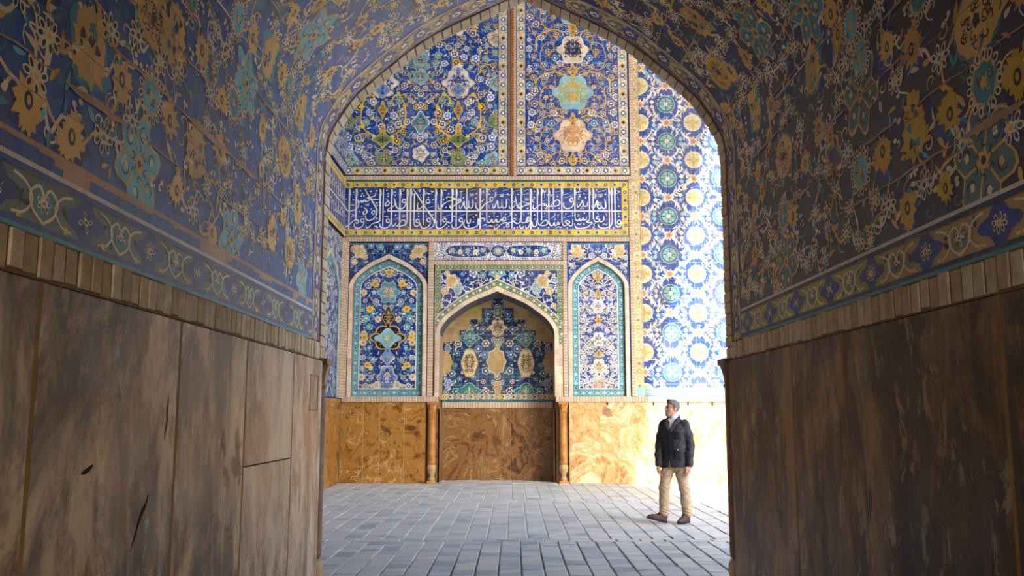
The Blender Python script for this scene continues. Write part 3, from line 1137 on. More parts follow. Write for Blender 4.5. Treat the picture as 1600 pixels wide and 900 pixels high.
INK = {
    0: dict(V=[(120, 165, 765, 24), (225, 165, 640, 24), (590, 165, 640, 24), (637, 165, 720, 18), (765, 165, 640, 22), (893, 165, 760, 23), (1005, 165, 640, 26), (1060, 165, 765, 22)],
            S=[[(350, 165), (420, 275), (490, 380), (540, 465), (545, 515), (525, 575), (470, 625), (410, 635), (375, 600), (372, 560)],
               [(525, 225), (505, 270), (440, 290), (395, 300), (440, 316), (575, 325)], [(590, 620), (575, 652), (540, 665), (480, 682), (430, 730), (395, 745), (385, 710)],
               [(62, 380), (60, 440), (90, 485), (150, 492), (220, 470), (262, 420), (250, 325)], [(250, 325), (275, 370), (300, 340), (320, 368), (345, 330), (370, 355), (405, 345), (450, 325)],
               [(680, 310), (730, 370), (710, 410), (675, 415), (670, 385), (705, 345)], [(340, 440), (392, 490), (380, 530), (345, 545), (335, 518), (362, 488)],
               [(800, 300), (822, 380), (800, 420), (740, 450), (705, 480), (740, 497)],
               [(975, 345), (980, 400), (940, 450), (890, 460), (845, 440), (832, 400), (812, 310)],
               [(62, 640), (62, 700), (75, 730), (120, 700), (190, 645), (240, 628), (268, 655), (245, 682), (222, 660)],
               [(350, 640), (345, 690), (300, 740), (240, 750), (207, 722), (203, 680)],
               [(590, 680), (600, 722), (640, 746), (700, 740), (742, 710), (762, 650)], [(765, 630), (775, 692), (800, 715), (826, 690), (840, 660)],
               [(830, 712), (870, 700), (920, 640), (960, 628), (986, 662), (960, 702), (900, 716), (850, 714)], [(1005, 630), (990, 695), (960, 702)]],
            O=[(490, 515, 26), (955, 342, 26), (325, 636, 26), (715, 638, 26)],
            D=[[(135, 415), (165, 400), (180, 418), (205, 400)], [(650, 580), (680, 570), (700, 585), (722, 568)], [(245, 592), (350, 568)], [(795, 627), (872, 594)], [(150, 577), (197, 565), (160, 545)],
               [(505, 728), (530, 715), (560, 735), (535, 742)], [(960, 735), (1000, 722), (1030, 740), (1005, 745)], [(930, 540), (932, 575), (950, 578), (952, 545), (955, 577), (973, 575), (975, 540)], [(922, 160), (955, 182), (925, 200)], [(395, 405), (412, 430)], [(525, 222), (512, 245)]],
            T=[(315, 235), (300, 275), (340, 270), (377, 405), (412, 398), (540, 375), (548, 415), (445, 205), (290, 195), (535, 195), (178, 330), (310, 430), (70, 320), (70, 570), (545, 603), (690, 185), (712, 235), (712, 275), (815, 215), (820, 260), (665, 505), (455, 465), (180, 220), (280, 505), (830, 558)]),
    1037: dict(V=[(20, 158, 760, 24), (217, 158, 700, 20), (405, 158, 600, 24), (487, 158, 705, 20), (655, 158, 640, 26), (717, 158, 720, 22), (877, 152, 620, 16), (1080, 150, 752, 22), (76, 230, 620, 20)],
               S=[[(48, 160), (110, 240), (215, 398), (300, 512), (362, 602), (386, 645), (374, 702), (340, 735), (285, 752)], [(405, 590), (395, 660), (370, 700)],
                  [(76, 610), (80, 690), (105, 716), (150, 700), (156, 640)], [(325, 352), (260, 380), (200, 422), (160, 460), (130, 450), (124, 402), (142, 368)],
                  [(440, 390), (440, 445), (458, 460), (490, 438), (520, 392), (570, 356), (640, 330), (722, 312)], [(575, 312), (570, 282), (620, 282), (680, 300), (725, 322)],
                  [(720, 312), (790, 342), (700, 392), (650, 440), (625, 440), (620, 400)], [(765, 398), (765, 440), (790, 445), (815, 392), (835, 345), (836, 392), (852, 440), (890, 445), (905, 400), (905, 330)],
                  [(905, 400), (925, 440), (960, 436), (972, 390), (970, 300)], [(1020, 360), (1013, 410), (1035, 455), (1075, 466), (1112, 440), (1136, 408)],
                  [(175, 660), (178, 710), (205, 745), (255, 740), (310, 702), (332, 650)], [(425, 640), (413, 690), (425, 738), (470, 746), (520, 722), (570, 672), (576, 640)], [(575, 640), (600, 660), (640, 662), (656, 620)],
                  [(645, 680), (660, 730), (710, 746), (770, 722), (812, 672), (812, 620)], [(850, 620), (833, 670), (840, 710), (880, 741), (950, 742), (1012, 720), (1052, 680), (1050, 600), (1080, 642), (1105, 640)], [(877, 610), (893, 666), (925, 662), (937, 600)]],
               O=[(285, 350, 30), (770, 330, 26), (130, 640, 26), (300, 622, 28), (540, 625, 26), (787, 620, 27)],
               D=[[(285, 446), (382, 414)], [(910, 191), (1022, 160)], [(510, 577), (626, 545)], [(745, 567), (856, 536)], [(905, 557), (996, 526)], [(145, 200), (170, 180), (160, 170), (140, 185), (165, 215)], [(165, 255), (182, 300)],
                  [(240, 240), (270, 220), (290, 240), (322, 222)], [(325, 185), (350, 215), (370, 180)], [(330, 240), (352, 205)], [(515, 185), (540, 178), (570, 188)], [(765, 200), (790, 200), (818, 190)], [(790, 200), (788, 280)],
                  [(930, 220), (932, 255), (950, 257), (952, 225), (954, 255), (973, 252), (975, 218)]],
               T=[(600, 230), (525, 320), (825, 290), (562, 435), (362, 320), (118, 478), (143, 530), (145, 572), (260, 565), (357, 547), (687, 565), (575, 740), (605, 712), (905, 705), (1022, 547), (980, 578), (980, 650), (1022, 225), (1015, 295), (290, 290), (1112, 340)]),
    2113: dict(V=[(105, 145, 600, 20), (490, 145, 740, 22), (632, 145, 600, 20), (778, 150, 760, 26), (881, 145, 640, 20), (943, 145, 620, 20), (1053, 145, 640, 20)],
               S=[[(105, 590), (120, 650), (160, 650), (185, 610), (195, 650), (225, 646), (250, 605), (265, 646), (300, 640), (330, 600), (345, 640), (395, 625)], [(632, 590), (645, 655), (690, 652), (762, 628), (745, 572), (720, 590), (700, 650)],
                  [(540, 258), (560, 370), (582, 432), (625, 442), (655, 425)], [(650, 342), (742, 370), (752, 382), (690, 400), (620, 430), (590, 420), (602, 380), (650, 345)], [(450, 398), (455, 436), (490, 442), (545, 388)],
                  [(195, 380), (200, 430), (222, 436), (250, 372), (270, 330), (275, 392), (287, 436), (325, 430), (336, 390), (335, 308)], [(335, 390), (350, 432), (390, 436), (406, 400), (405, 300)],
                  [(0, 462), (20, 440), (60, 400), (110, 360), (180, 340), (207, 310)], [(820, 388), (813, 440), (840, 450), (890, 410), (950, 376), (1000, 380), (1022, 420), (1010, 450), (983, 430)], [(940, 392), (1060, 410), (1136, 410)],
                  [(5, 612), (40, 592), (75, 602), (65, 640)], [(225, 690), (223, 745), (260, 741), (310, 692), (370, 660), (430, 664), (446, 708), (420, 721), (405, 690), (432, 664), (500, 642), (572, 602)],
                  [(560, 588), (510, 600), (488, 612), (520, 640), (560, 666), (610, 650), (616, 590)], [(610, 682), (615, 722), (650, 741), (667, 700)], [(698, 690), (705, 736), (740, 722), (770, 662), (790, 640), (802, 690), (830, 716), (862, 690), (860, 620)],
                  [(881, 630), (910, 690), (955, 648), (1000, 620), (1036, 640), (1022, 680), (960, 696), (910, 690)], [(1053, 630), (1075, 690), (1112, 690), (1135, 660)]],
               O=[(180, 305, 27), (375, 602, 26), (740, 602, 24)],
               D=[[(155, 196), (266, 160)], [(340, 186), (446, 160)], [(500, 197), (622, 168)], [(645, 187), (752, 160)], [(645, 241), (752, 218)], [(950, 331), (1036, 314)], [(950, 566), (1036, 545)], [(1085, 592), (1136, 568)], [(137, 390), (147, 450)],
                  [(225, 205), (255, 210), (235, 235), (258, 245), (225, 265), (245, 280)], [(310, 230), (312, 265), (330, 268), (332, 232), (334, 266), (352, 262), (355, 225)], [(400, 245), (425, 228), (440, 250), (462, 232)], [(695, 285), (697, 320), (715, 322), (717, 290), (720, 320), (738, 318), (740, 282)],
                  [(800, 285), (832, 272), (835, 300), (806, 310), (812, 345), (835, 345)], [(35, 200), (60, 185), (50, 215), (75, 215)], [(40, 300), (60, 320), (38, 335)], [(190, 515), (240, 512)], [(215, 515), (215, 580)], [(300, 515), (350, 512)], [(325, 515), (325, 580)], [(520, 520), (555, 545), (520, 555)], [(660, 510), (680, 560)],
                  [(40, 712), (70, 690), (100, 700), (85, 680)], [(105, 725), (150, 700), (190, 715), (195, 690)], [(970, 165), (990, 205), (1015, 165)], [(990, 205), (988, 285)], [(1065, 235), (1100, 245), (1070, 268)], [(430, 300), (455, 330)], [(450, 520), (472, 515), (470, 540), (420, 580)]],
               T=[(142, 237), (142, 165), (727, 445), (585, 237), (525, 345), (1115, 440), (147, 565), (272, 565), (395, 532), (740, 520), (835, 602), (835, 540), (990, 520), (1045, 725), (895, 735), (370, 725), (525, 735), (570, 725), (265, 690), (42, 530), (835, 190), (1035, 240)]),
    3190: dict(V=[(46, 140, 400, 18), (175, 140, 640, 20), (375, 140, 580, 20), (598, 140, 580, 22), (655, 140, 600, 20), (898, 135, 745, 20), (940, 135, 640, 20), (987, 135, 660, 20)],
               S=[[(2, 408), (60, 342), (110, 315), (142, 340), (130, 390), (60, 410), (0, 410)], [(350, 312), (350, 390), (300, 436), (240, 441), (205, 410), (204, 350)], [(408, 370), (415, 416), (440, 406), (480, 342), (492, 320), (500, 380), (520, 406), (560, 400), (571, 340)],
                  [(633, 388), (640, 422), (660, 431), (690, 380), (715, 320), (716, 400), (735, 436), (770, 431), (776, 330)], [(776, 400), (800, 436), (840, 431), (846, 380), (830, 288)],
                  [(940, 630), (920, 690), (850, 726), (770, 726), (733, 700), (728, 668)], [(987, 650), (1010, 702), (1050, 706), (1076, 670), (1072, 620)], [(175, 630), (195, 690), (240, 690), (292, 650), (270, 626), (225, 630), (255, 670), (300, 696), (336, 680), (341, 600)],
                  [(375, 570), (395, 616), (425, 620), (440, 588), (455, 616), (480, 611), (500, 580), (512, 611), (546, 600), (552, 558)], [(600, 570), (590, 612), (550, 632), (585, 648), (634, 645), (600, 690), (540, 721), (430, 736), (380, 711), (368, 660)],
                  [(657, 590), (680, 634), (720, 634), (752, 605), (700, 585), (712, 562), (745, 568)], [(735, 600), (750, 632), (790, 631), (817, 600), (811, 548)], [(0, 690), (40, 690), (55, 650), (70, 690), (100, 685), (115, 640), (130, 680), (150, 640)]],
               O=[(325, 315, 28), (1045, 640, 26)],
               D=[[(190, 242), (312, 204)], [(220, 287), (332, 249)], [(75, 207), (157, 179)], [(400, 212), (567, 158)], [(720, 197), (862, 158)], [(195, 587), (312, 549)], [(1015, 170), (1060, 190), (1015, 215)], [(1028, 260), (1046, 322)], [(425, 230), (460, 235), (430, 260), (465, 262), (425, 290), (450, 308)],
                  [(675, 225), (705, 228), (680, 250), (708, 252), (672, 275), (700, 290)], [(745, 220), (748, 260), (768, 262), (770, 225), (773, 260), (792, 258), (795, 218)], [(705, 498), (738, 540)], [(840, 505), (866, 560)], [(400, 685), (425, 660), (440, 680), (470, 660)], [(790, 690), (815, 660), (840, 680), (870, 660)],
                  [(690, 660), (650, 672), (672, 690), (643, 722), (690, 735)], [(50, 530), (68, 520), (65, 545), (20, 580)], [(95, 540), (140, 535)], [(118, 540), (116, 585)], [(85, 735), (120, 710), (160, 725), (170, 705)], [(410, 520), (440, 545), (405, 560)], [(430, 150), (450, 145), (448, 170), (410, 210)]],
               T=[(110, 265), (37, 440), (132, 440), (487, 410), (467, 440), (502, 440), (540, 280), (741, 350), (742, 385), (842, 230), (1045, 402), (1040, 515), (1043, 553), (340, 508), (340, 546), (520, 510), (510, 670), (255, 730), (237, 522), (317, 157), (705, 165), (960, 725), (75, 600), (518, 215)]),
}


def lettering(P, tx, ink, off):
    def nib(pts, w, layer=3):
        pts = curve(pts, 5)
        n = len(pts)
        Lp, Rp = [], []
        for i, (x, y) in enumerate(pts):
            x0, y0 = pts[max(0, i - 1)]
            x1, y1 = pts[min(n - 1, i + 1)]
            dx, dy = x1 - x0, y1 - y0
            d = math.hypot(dx, dy) or 1e-9
            ww = .5 * w * (.62 + .38 * abs(math.sin(math.atan2(dy, dx) + .6)))
            ww *= min(1, .45 + 3.5 * min(i, n - 1 - i) / n)
            Lp.append((x - dy / d * ww, y + dx / d * ww))
            Rp.append((x + dy / d * ww, y - dx / d * ww))
        for i in range(n - 1):
            q = [tx(off + a, b) for a, b in (Lp[i], Lp[i + 1], Rp[i + 1], Rp[i])]
            P.poly(q, 'white', layer)
    for x, y0, y1, w in ink['V']:
        w *= 1.0
        q = [tx(off + a, b) for a, b in ((x - w * .40, y1), (x + w * .40, y1), (x + w * .55, y0), (x - w * .55, y0))]
        P.poly(q, 'white', 2)
        if y0 < 200 and w > 19:
            q = [tx(off + a, b) for a, b in ((x, y0 + 10), (x + 20, y0 + 112), (x + 24, y0 + 60), (x + w * .5, y0))]
            P.poly(q[::-1], 'white', 2)
    for s in ink['S']:
        nib(s, 21)
    for s in ink['D']:
        nib(s, 13)
    for x, y, r in ink['O']:
        nib([(x + r * .95 * math.cos(a), y + r * math.sin(a)) for a in [TAU * k / 9 for k in range(10)]], 20)
    for x, y in ink['T']:
        r = 14
        P.poly([tx(off + a, b) for a, b in ((x - r, y + 2), (x, y + r), (x + r, y - 2), (x, y - r))], 'white', 3)


def ins_tx(T, y):
    yc = y + 0.0054 * T
    return ix0 + (T - 35) / 4245.0 * (ix1 - ix0), iz1 - (yc - 157) / 612.0 * (iz1 - iz0)


P = Pat()
for off, ink in INK.items():
    lettering(P, ins_tx, ink, off)
q = [ins_tx(a, b) for a, b in ((705, 505), (4270, 486), (4270, 464), (720, 483))]
P.poly(q, 'white', 2)
P.clipped(reg)
build_pat(P, 'lettering', FAR, 'far', ins)

# ---- brick bands framing the panels
def brick_strip(name, px0, py0, px1, py1, vertical=False, prot=.035):
    x0, z0, x1, z1 = fr(px0, py0, px1, py1)
    if py0 < -50:
        z1 = ZT
    mb = MB()
    mb.box(x0, YW - prot, z0, x1, YW + .15, z1)
    return struct(mb.build(name, M_BRICK_V if vertical else M_BRICK_H, bevel=.006, uvmode='xz'))


brick_strip('trim_1', 535, 275.5, 985, 281.5)
brick_strip('trim_2', 535, 370.8, 985, 377.5)
brick_strip('trim_3', 677, 407.5, 880, 413.5)
brick_strip('trim_4', 533, 619.5, 684.5, 628)
brick_strip('trim_5', 868.5, 619.5, 1215, 628)
brick_strip('trim_6', 533.5, 378, 543, 619, True)
brick_strip('trim_7', 668.5, 378, 677, 619, True)
brick_strip('trim_8', 880, 378, 886.5, 619, True)
brick_strip('trim_9', 984.5, 282, 990.5, 619, True)
mb = MB()
x0, z0, x1, z1 = fr(794.5, 200, 806.5, 275)
mb.box(x0, YW - .02, z0, x1, YW + .15, ZT)
xm = (x0 + x1) / 2
mb.box(xm - .04, YW - .06, z0, xm + .04, YW - .02, ZT, 1)
struct(mb.build('trim_10', [M_BRICK_V, brick_mat('orange_brick_rib', (200, 140, 88), (180, 118, 70), (120, 90, 60), True, 3.0, .07, .01)], uvmode='xz'))
mb = MB()
x0, z0, x1, z1 = fr(983.5, 100, 990.5, 281)
mb.box(x0, YW - .035, z0, x1, YW + .15, ZT)
struct(mb.build('trim_11', M_BRICK_V, uvmode='xz'))


# ---- arched tile panels to the left and right of the niche
def bricks_ring(P, A, B, n, layer=3):
    band(P, A, B, n, 'mortar', layer)
    band(P, A, B, n, 'brick', layer + 1, .16)


def opening_strip(hw, z0, zs, rise, cx, n=3):
    return arch_poly(cx, hw, z0, zs, rise, n)


def plate_with_arch(P, x0, z0, x1, z1, op, col):
    """rectangle minus an arched opening that stands on its lower edge"""
    c = op[1:-1]
    P.rect(op[0][0], z0, x1, z1, col, 0)
    P.rect(x0, z0, op[-1][0], z1, col, 0)
    for a, b in zip(c[:-1], c[1:]):
        P.poly([(b[0], b[1]), (a[0], a[1]), (a[0], z1), (b[0], z1)], col, 0)


def reveal(mb, outline, ya, yb, m=0):
    for a, b in zip(outline[:-1], outline[1:]):
        mb.face([(a[0], ya, a[1]), (b[0], ya, b[1]), (b[0], yb, b[1]), (a[0], yb, a[1])], m)


def spandrel_fill(op, x0, z0, x1, z1, axis, pal, rng, nf, r, nl, grow):
    """flowers over the two corners above an arch"""
    rect = rect_pts(x0, z0, x1, z1)
    big = [((p[0] - axis) * grow + axis, (p[1] - op[0][1]) * grow + op[0][1]) for p in op]
    A = arabesque(rect, (x0, z0, x1, z1), axis, pal, rng, nf, r, nl)
    A.p = [q for q in A.p if not any(inside(v, op, -.012) for v in q[0]) and not inside((sum(v[0] for v in q[0]) / len(q[0]), sum(v[1] for v in q[0]) / len(q[0])), op, -.02)]
    return A


def arched_panel(px0, px1, pxa, pya, pya2, label, pal, sp_pal, ground, sp_ground, bord, deco, rng, dens):
    x0, z0, x1, z1 = fr(px0, 378.5, px1, 619.5)
    cx = fw(pxa, 400)[0]
    hw = (x1 - x0) / 2 - .02
    cx = (x0 + x1) / 2
    zs, za = fw(606, 448)[1], fw(606, pya)[1]
    op = arch_poly(cx, hw, z0, zs, za - zs)                     # outer edge of the brick arch
    wi = .095
    op2 = arch_poly(cx, hw - wi, z0, zs, za - zs - wi * 1.15)   # its inner edge
    t = thing('arched_mosaic', label, 'tile mosaic', (cx, YW, z0))
    P = Pat()
    plate_with_arch(P, x0, z0, x1, z1, op2, sp_ground)
    zlow = zs - .1
    P.p += spandrel_fill(op, x0 + .03, zlow, x1 - .03, z1 - .04, cx, sp_pal, rng, 26, .10, 150, 1).p
    for s in (1, -1):
        turunj(P, cx + s * (hw - .22), z1 - .22, .155, .14, ('cream', 'cream', 'gold', 'gold'), rng, 4, 6, .16, 4)
    P.rect(x0, z1 - .05, x1, z1 - .03, 'turq', 6)
    build_pat(P, 'spandrel', FAR, 'far', t)
    B = Pat()
    bricks_ring(B, op, op2, int(2 * (za - z0) / .062), 4)
    build_pat(B, 'brick_arch', FAR, 'far', t)
    mb = MB()
    reveal(mb, op2, YW, YW + .10)
    mb.build('reveal', plain_mat('reveal_brick', (150, 124, 100), .8), t)
    FN = far_fn(YW + .10)
    C = Pat()
    C.poly(op2, bord, 0)
    wb = .15
    op3 = arch_poly(cx, hw - wi - wb, z0 + wb + .02, zs, za - zs - (wi + wb) * 1.12)
    a3, b3 = resample(op2, 60), resample(op3, 60)
    for i in range(61):
        x, z = (a3[i][0] + b3[i][0]) / 2, (a3[i][1] + b3[i][1]) / 2
        C.blob(x, z, .045, .045, 'aqua' if bord == 'turq' else 'pale', 2, 4, .2, i, 10)
        C.blob(x, z, .02, .02, 'deep' if i % 2 else 'cream', 3, 0, 0, 0, 6)
        if i < 60:
            C.ribbon(curve([(a3[i][0] * .7 + b3[i][0] * .3, a3[i][1] * .7 + b3[i][1] * .3), (x, z), (a3[i + 1][0] * .3 + b3[i + 1][0] * .7, a3[i + 1][1] * .3 + b3[i + 1][1] * .7)], 3), .014, 'teal', 1)
    n = 14
    for i in range(n):
        x = x0 + .2 + (x1 - x0 - .4) * i / (n - 1)
        C.blob(x, z0 + .08, .045, .04, 'aqua', 2, 4, .2, i, 10)
        C.blob(x, z0 + .08, .02, .02, 'deep' if i % 2 else 'cream', 3, 0, 0, 0, 6)
    band(C, op3, arch_poly(cx, hw - wi - wb - .022, z0 + wb + .042, zs, za - zs - (wi + wb + .022) * 1.12), 60, 'white', 5)
    C.rect(op3[-1][0], op3[0][1], op3[0][0], op3[0][1] + .02, 'white', 5)
    C.clipped(op2)
    build_pat(C, 'border', FN, 'far', t, base=op2, back=.05)
    D = Pat()
    op4 = arch_poly(cx, hw - wi - wb - .022, z0 + wb + .042, zs, za - zs - (wi + wb + .022) * 1.12)
    D.poly(op4, ground, 0)
    bb = (op4[-1][0], op4[0][1], op4[0][0], za)
    keep = [(cx, fw(606, py)[1], r) for py, r in deco['keep']]
    A = arabesque(op4, bb, cx, pal, rng, dens[0], dens[1], dens[2], keep)
    D.p += A.p
    deco['fn'](D, cx)
    D.clipped(op4)
    build_pat(D, 'field', far_fn(YW + .096), 'far', t)
    return t


def deco_al(P, cx):
    r = random.Random(8)

    def Z(py):
        return fw(606, py)[1]
    turunj(P, cx, Z(456), .25, .22, ('aqua', 'turq', 'cream', 'rose'), r, 6, 6, .14, 5)
    turunj(P, cx, Z(495), .13, .20, ('gold', 'black', 'gold', 'yellow'), r, 6, 4, .14, 3)
    turunj(P, cx, Z(527), .40, .25, ('gold', 'black', 'gold', 'yellow'), r, 6, 6, .12, 6)
    turunj(P, cx, Z(528), .28, .17, ('aqua', 'aqua', 'turq', 'yellow'), r, 11, 4, .16, 4)
    turunj(P, cx, Z(556), .12, .17, ('aqua', 'pale', 'deep', 'cream'), r, 6, 4, .14, 2)
    turunj(P, cx, Z(590), .22, .25, ('cream', 'pale', 'deep', 'cream'), r, 6, 6, .14, 5)
    turunj(P, cx, Z(602), .42, .10, ('cream', 'cream', 'deep', 'rose'), r, 6, 6, .12, 6)
    for s in (1, -1):
        for dx, py in ((.32, 443), (.43, 482), (.55, 527), (.46, 570), (.0, 424), (.62, 604), (.66, 460), (.66, 500)):
            x, z = cx + s * dx, Z(py)
            big = dx < .6
            P.jag(x, z, .115 if big else .08, .10 if big else .07, 'yellow', 7, 7, .62, r)
            P.blob(x, z, .035, .035, 'rose' if big else 'deep', 8, 0, 0, 0, 8)


def deco_ar(P, cx):
    r = random.Random(9)

    def Z(py):
        return fw(606, py)[1]
    for py, c in ((424, 'cream'), (478, 'white'), (530, 'white'), (572, 'cream'), (602, 'beige')):
        turunj(P, cx, Z(py), .17, .15, ('cream', c, 'cobalt', 'gold'), r, 6, 6, .14, 4)
    for py in (434, 458, 500, 552):
        turunj(P, cx, Z(py), .08, .07, ('yellow', 'gold', 'black', 'black'), r, 6, 4, .14, 2)
    for s in (1, -1):
        for a in range(4):
            z = Z(445 + 45 * a)
            pts = [(cx + s * .1, z), (cx + s * .34, z + .16), (cx + s * .52, z - .02), (cx + s * .38, z - .2), (cx + s * .2, z - .1)]
            P.ribbon(curve(pts, 5), .022, 'cream', 4)


rng = random.Random(21)
arched_panel(543, 668.5, 606, 397, 412, 'pointed-arch deep blue mosaic left of the niche, with yellow flowers and turquoise frame',
             PAL_L, PAL_S2, 'deep', 'navy', 'turq', dict(keep=[(456, .25), (527, .38), (590, .26), (495, .14)], fn=deco_al), rng, (150, .085, 750))
arched_panel(886.5, 984.5, 935, 401, 414, 'pointed-arch mosaic right of the niche, paler blue crowded with small white flowers',
             PAL_R, PAL_R, 'cobalt', 'cobalt', 'turq', dict(keep=[(424, .15), (478, .15), (530, .15), (572, .15)], fn=deco_ar), rng, (240, .058, 1300))

# ---- cartouche panel over the niche
x0, z0, x1, z1 = fr(677, 377.5, 880, 407.5)
t = thing('cartouche_mosaic', 'low white mosaic strip above the niche holding two long blue cartouches', 'tile mosaic', ((x0 + x1) / 2, YW, z0))
P = Pat()
reg = rect_pts(x0, z0, x1, z1)
P.poly(reg, 'white', 0)
r = random.Random(2)
cxm, czm = (x0 + x1) / 2, (z0 + z1) / 2
H = Pat()
for (a, b) in scatter(r, (cxm, z0 + .03, x1, z1 - .03), .035, 240, lambda x, y: True, []):
    H.ribbon(spiral(a, b, .05, 1.0, r.uniform(0, 6), 8), .014, r.choice(('cobalt', 'deep', 'sky')), 1)
H.mirrored(cxm)
P.p += H.p
P.rect(x0, z0, x1, z0 + .02, 'deep', 2)
P.rect(x0, z1 - .02, x1, z1, 'deep', 2)
build_pat(P, 'field', FAR, 'far', t, base=reg, back=.14)
for s in (-1, 1):
    C = Pat()
    w, h = .53, .155
    xc = cxm + s * .72
    out = []
    for i in range(40):
        a = TAU * i / 40
        cx_, sx_ = math.cos(a), math.sin(a)
        out.append((xc + w * math.copysign(abs(cx_) ** .55, cx_) * (1 + .05 * math.cos(10 * a)), czm + h * math.copysign(abs(sx_) ** .7, sx_)))
    C.poly(out, 'white', 3)
    C.poly([(xc + (p - xc) * .965, czm + (q - czm) * .9) for p, q in out], 'deep', 4)
    for i, dx in enumerate((-.36, -.18, 0, .18, .36)):
        C.blob(xc + dx, czm + .02 * (-1) ** i, .062, .062, 'aqua' if i % 2 == 0 else 'white', 5, 6, .16, i, 14)
        C.blob(xc + dx, czm + .02 * (-1) ** i, .03, .03, 'yellow', 6, 5, .2, i, 10)
    for k in range(70):
        C.leaf(xc + r.uniform(-.47, .47), czm + r.uniform(-.11, .11), .06, .014, r.uniform(0, 6), r.choice(('sky', 'white', 'turq', 'pale')), 5)
    build_pat(C, 'cartouche', FAR, 'far', t)
C = Pat()
turunj(C, cxm, czm, .19, .155, ('white', 'deep', 'sky', 'yellow'), r, 3, 8, .06, 5, .05)
C.blob(cxm, czm, .10, .09, 'aqua', 6, 8, .12)
C.blob(cxm, czm, .05, .05, 'cream', 9, 6, .15)
build_pat(C, 'roundel', FAR, 'far', t)

# ---- the niche
x0, z0, x1, z1 = fr(679, 413.5, 880, 619.5)
ncx = (NX0 + NX1) / 2
nhw = (NX1 - NX0) / 2
nzs = fw(777, 522)[1]
nop = arch_poly(ncx, nhw, 0.0, nzs, NZ1 - nzs)
wi = .10
nout = arch_poly(ncx, nhw + wi, z0, nzs, NZ1 - nzs + wi * 1.2)
nout2 = arch_poly(ncx, nhw + wi + .13, z0, nzs, NZ1 - nzs + (wi + .13) * 1.2)
t = thing('niche', 'deep pointed niche in the middle of the far wall with a dark blue tiled back', 'niche', (ncx, YW, 0))
P = Pat()
opz = arch_poly(ncx, nhw, z0, nzs, NZ1 - nzs)
plate_with_arch(P, x0, z0, x1, z1, opz, 'deep')
rng = random.Random(31)
A = spandrel_fill(nout2, x0 + .14, nzs + .1, x1 - .14, z1 - .14, ncx, PAL_S, rng, 46, .095, 330, 1)
P.p += A.p
for s in (1, -1):
    turunj(P, ncx + s * 1.08, z1 - .40, .16, .15, ('white', 'cream', 'gold', 'gold'), rng, 4, 6, .16, 5)
    turunj(P, ncx + s * .93, z1 - .56, .13, .11, ('white', 'aqua', 'turq', 'cream'), rng, 3, 6, .16, 4)
for s in (1, -1):
    xa, xb = sorted((ncx + s * (nhw + wi * .6), x1 if s > 0 else x0))
    P.rect(xa, z0, xb, nzs, 'brick', 1)
build_pat(P, 'spandrel', FAR, 'far', t)
B = Pat()
fl = [('deep', 'white'), ('teal', 'cream')]
border_band(B, x0, nzs - .25, x0 + .13, z1 - .13, 'green', fl, rng, .16, 'cream', 5)
border_band(B, x1 - .13, nzs - .25, x1, z1 - .13, 'green', fl, rng, .16, 'cream', 5)
border_band(B, x0, z1 - .13, x1, z1, 'green', fl, rng, .16, 'cream', 5)
na, nb = resample(nout[1:-1], 46), resample(nout2[1:-1], 46)
band(B, nout2[1:-1], nout[1:-1], 46, 'green', 5)
for i in range(47):
    x, z = (na[i][0] + nb[i][0]) / 2, (na[i][1] + nb[i][1]) / 2
    B.blob(x, z, .034, .034, 'deep' if i % 2 else 'cream', 7, 5, .2, i, 10)
    B.blob(x, z, .016, .016, 'white', 8, 0, 0, 0, 6)
band(B, arch_poly(ncx, nhw + wi + .15, z0, nzs, NZ1 - nzs + (wi + .15) * 1.2)[1:-1], nout2[1:-1], 46, 'white', 7)
B.clipped(rect_pts(x0, z0, x1, z1))
build_pat(B, 'border', FAR, 'far', t)
B = Pat()
bricks_ring(B, nout, opz, 96, 9)
build_pat(B, 'brick_arch', FAR, 'far', t)
# reveal: brick jambs and a grey tiled soffit
mb = MB()
zd = fw(777, 624)[1]
ol = [(ncx + nhw, zd)] + nop[1:-1] + [(ncx - nhw, zd)]
k = len(ol)
for i, (a, b) in enumerate(zip(ol[:-1], ol[1:])):
    mb.face([(a[0], YW, a[1]), (b[0], YW, b[1]), (b[0], YN, b[1]), (a[0], YN, a[1])], 1 if 0 < i < k - 2 else 0)
mb.build('reveal', [plain_mat('niche_jamb_brick', (196, 164, 132), .8, .3, 20), plain_mat('soffit_tile', (96, 108, 132), .5, .5, 14, .3, (70, 64, 62))], t)
FB = far_fn(YN)
P = Pat()
zb0 = fw(777, 626, YN)[1]
reg = arch_poly(ncx, nhw, zb0, nzs, NZ1 - nzs)
P.poly(reg, 'navy', 0)


def nb_(px, py):
    return fw(px, py, YN)


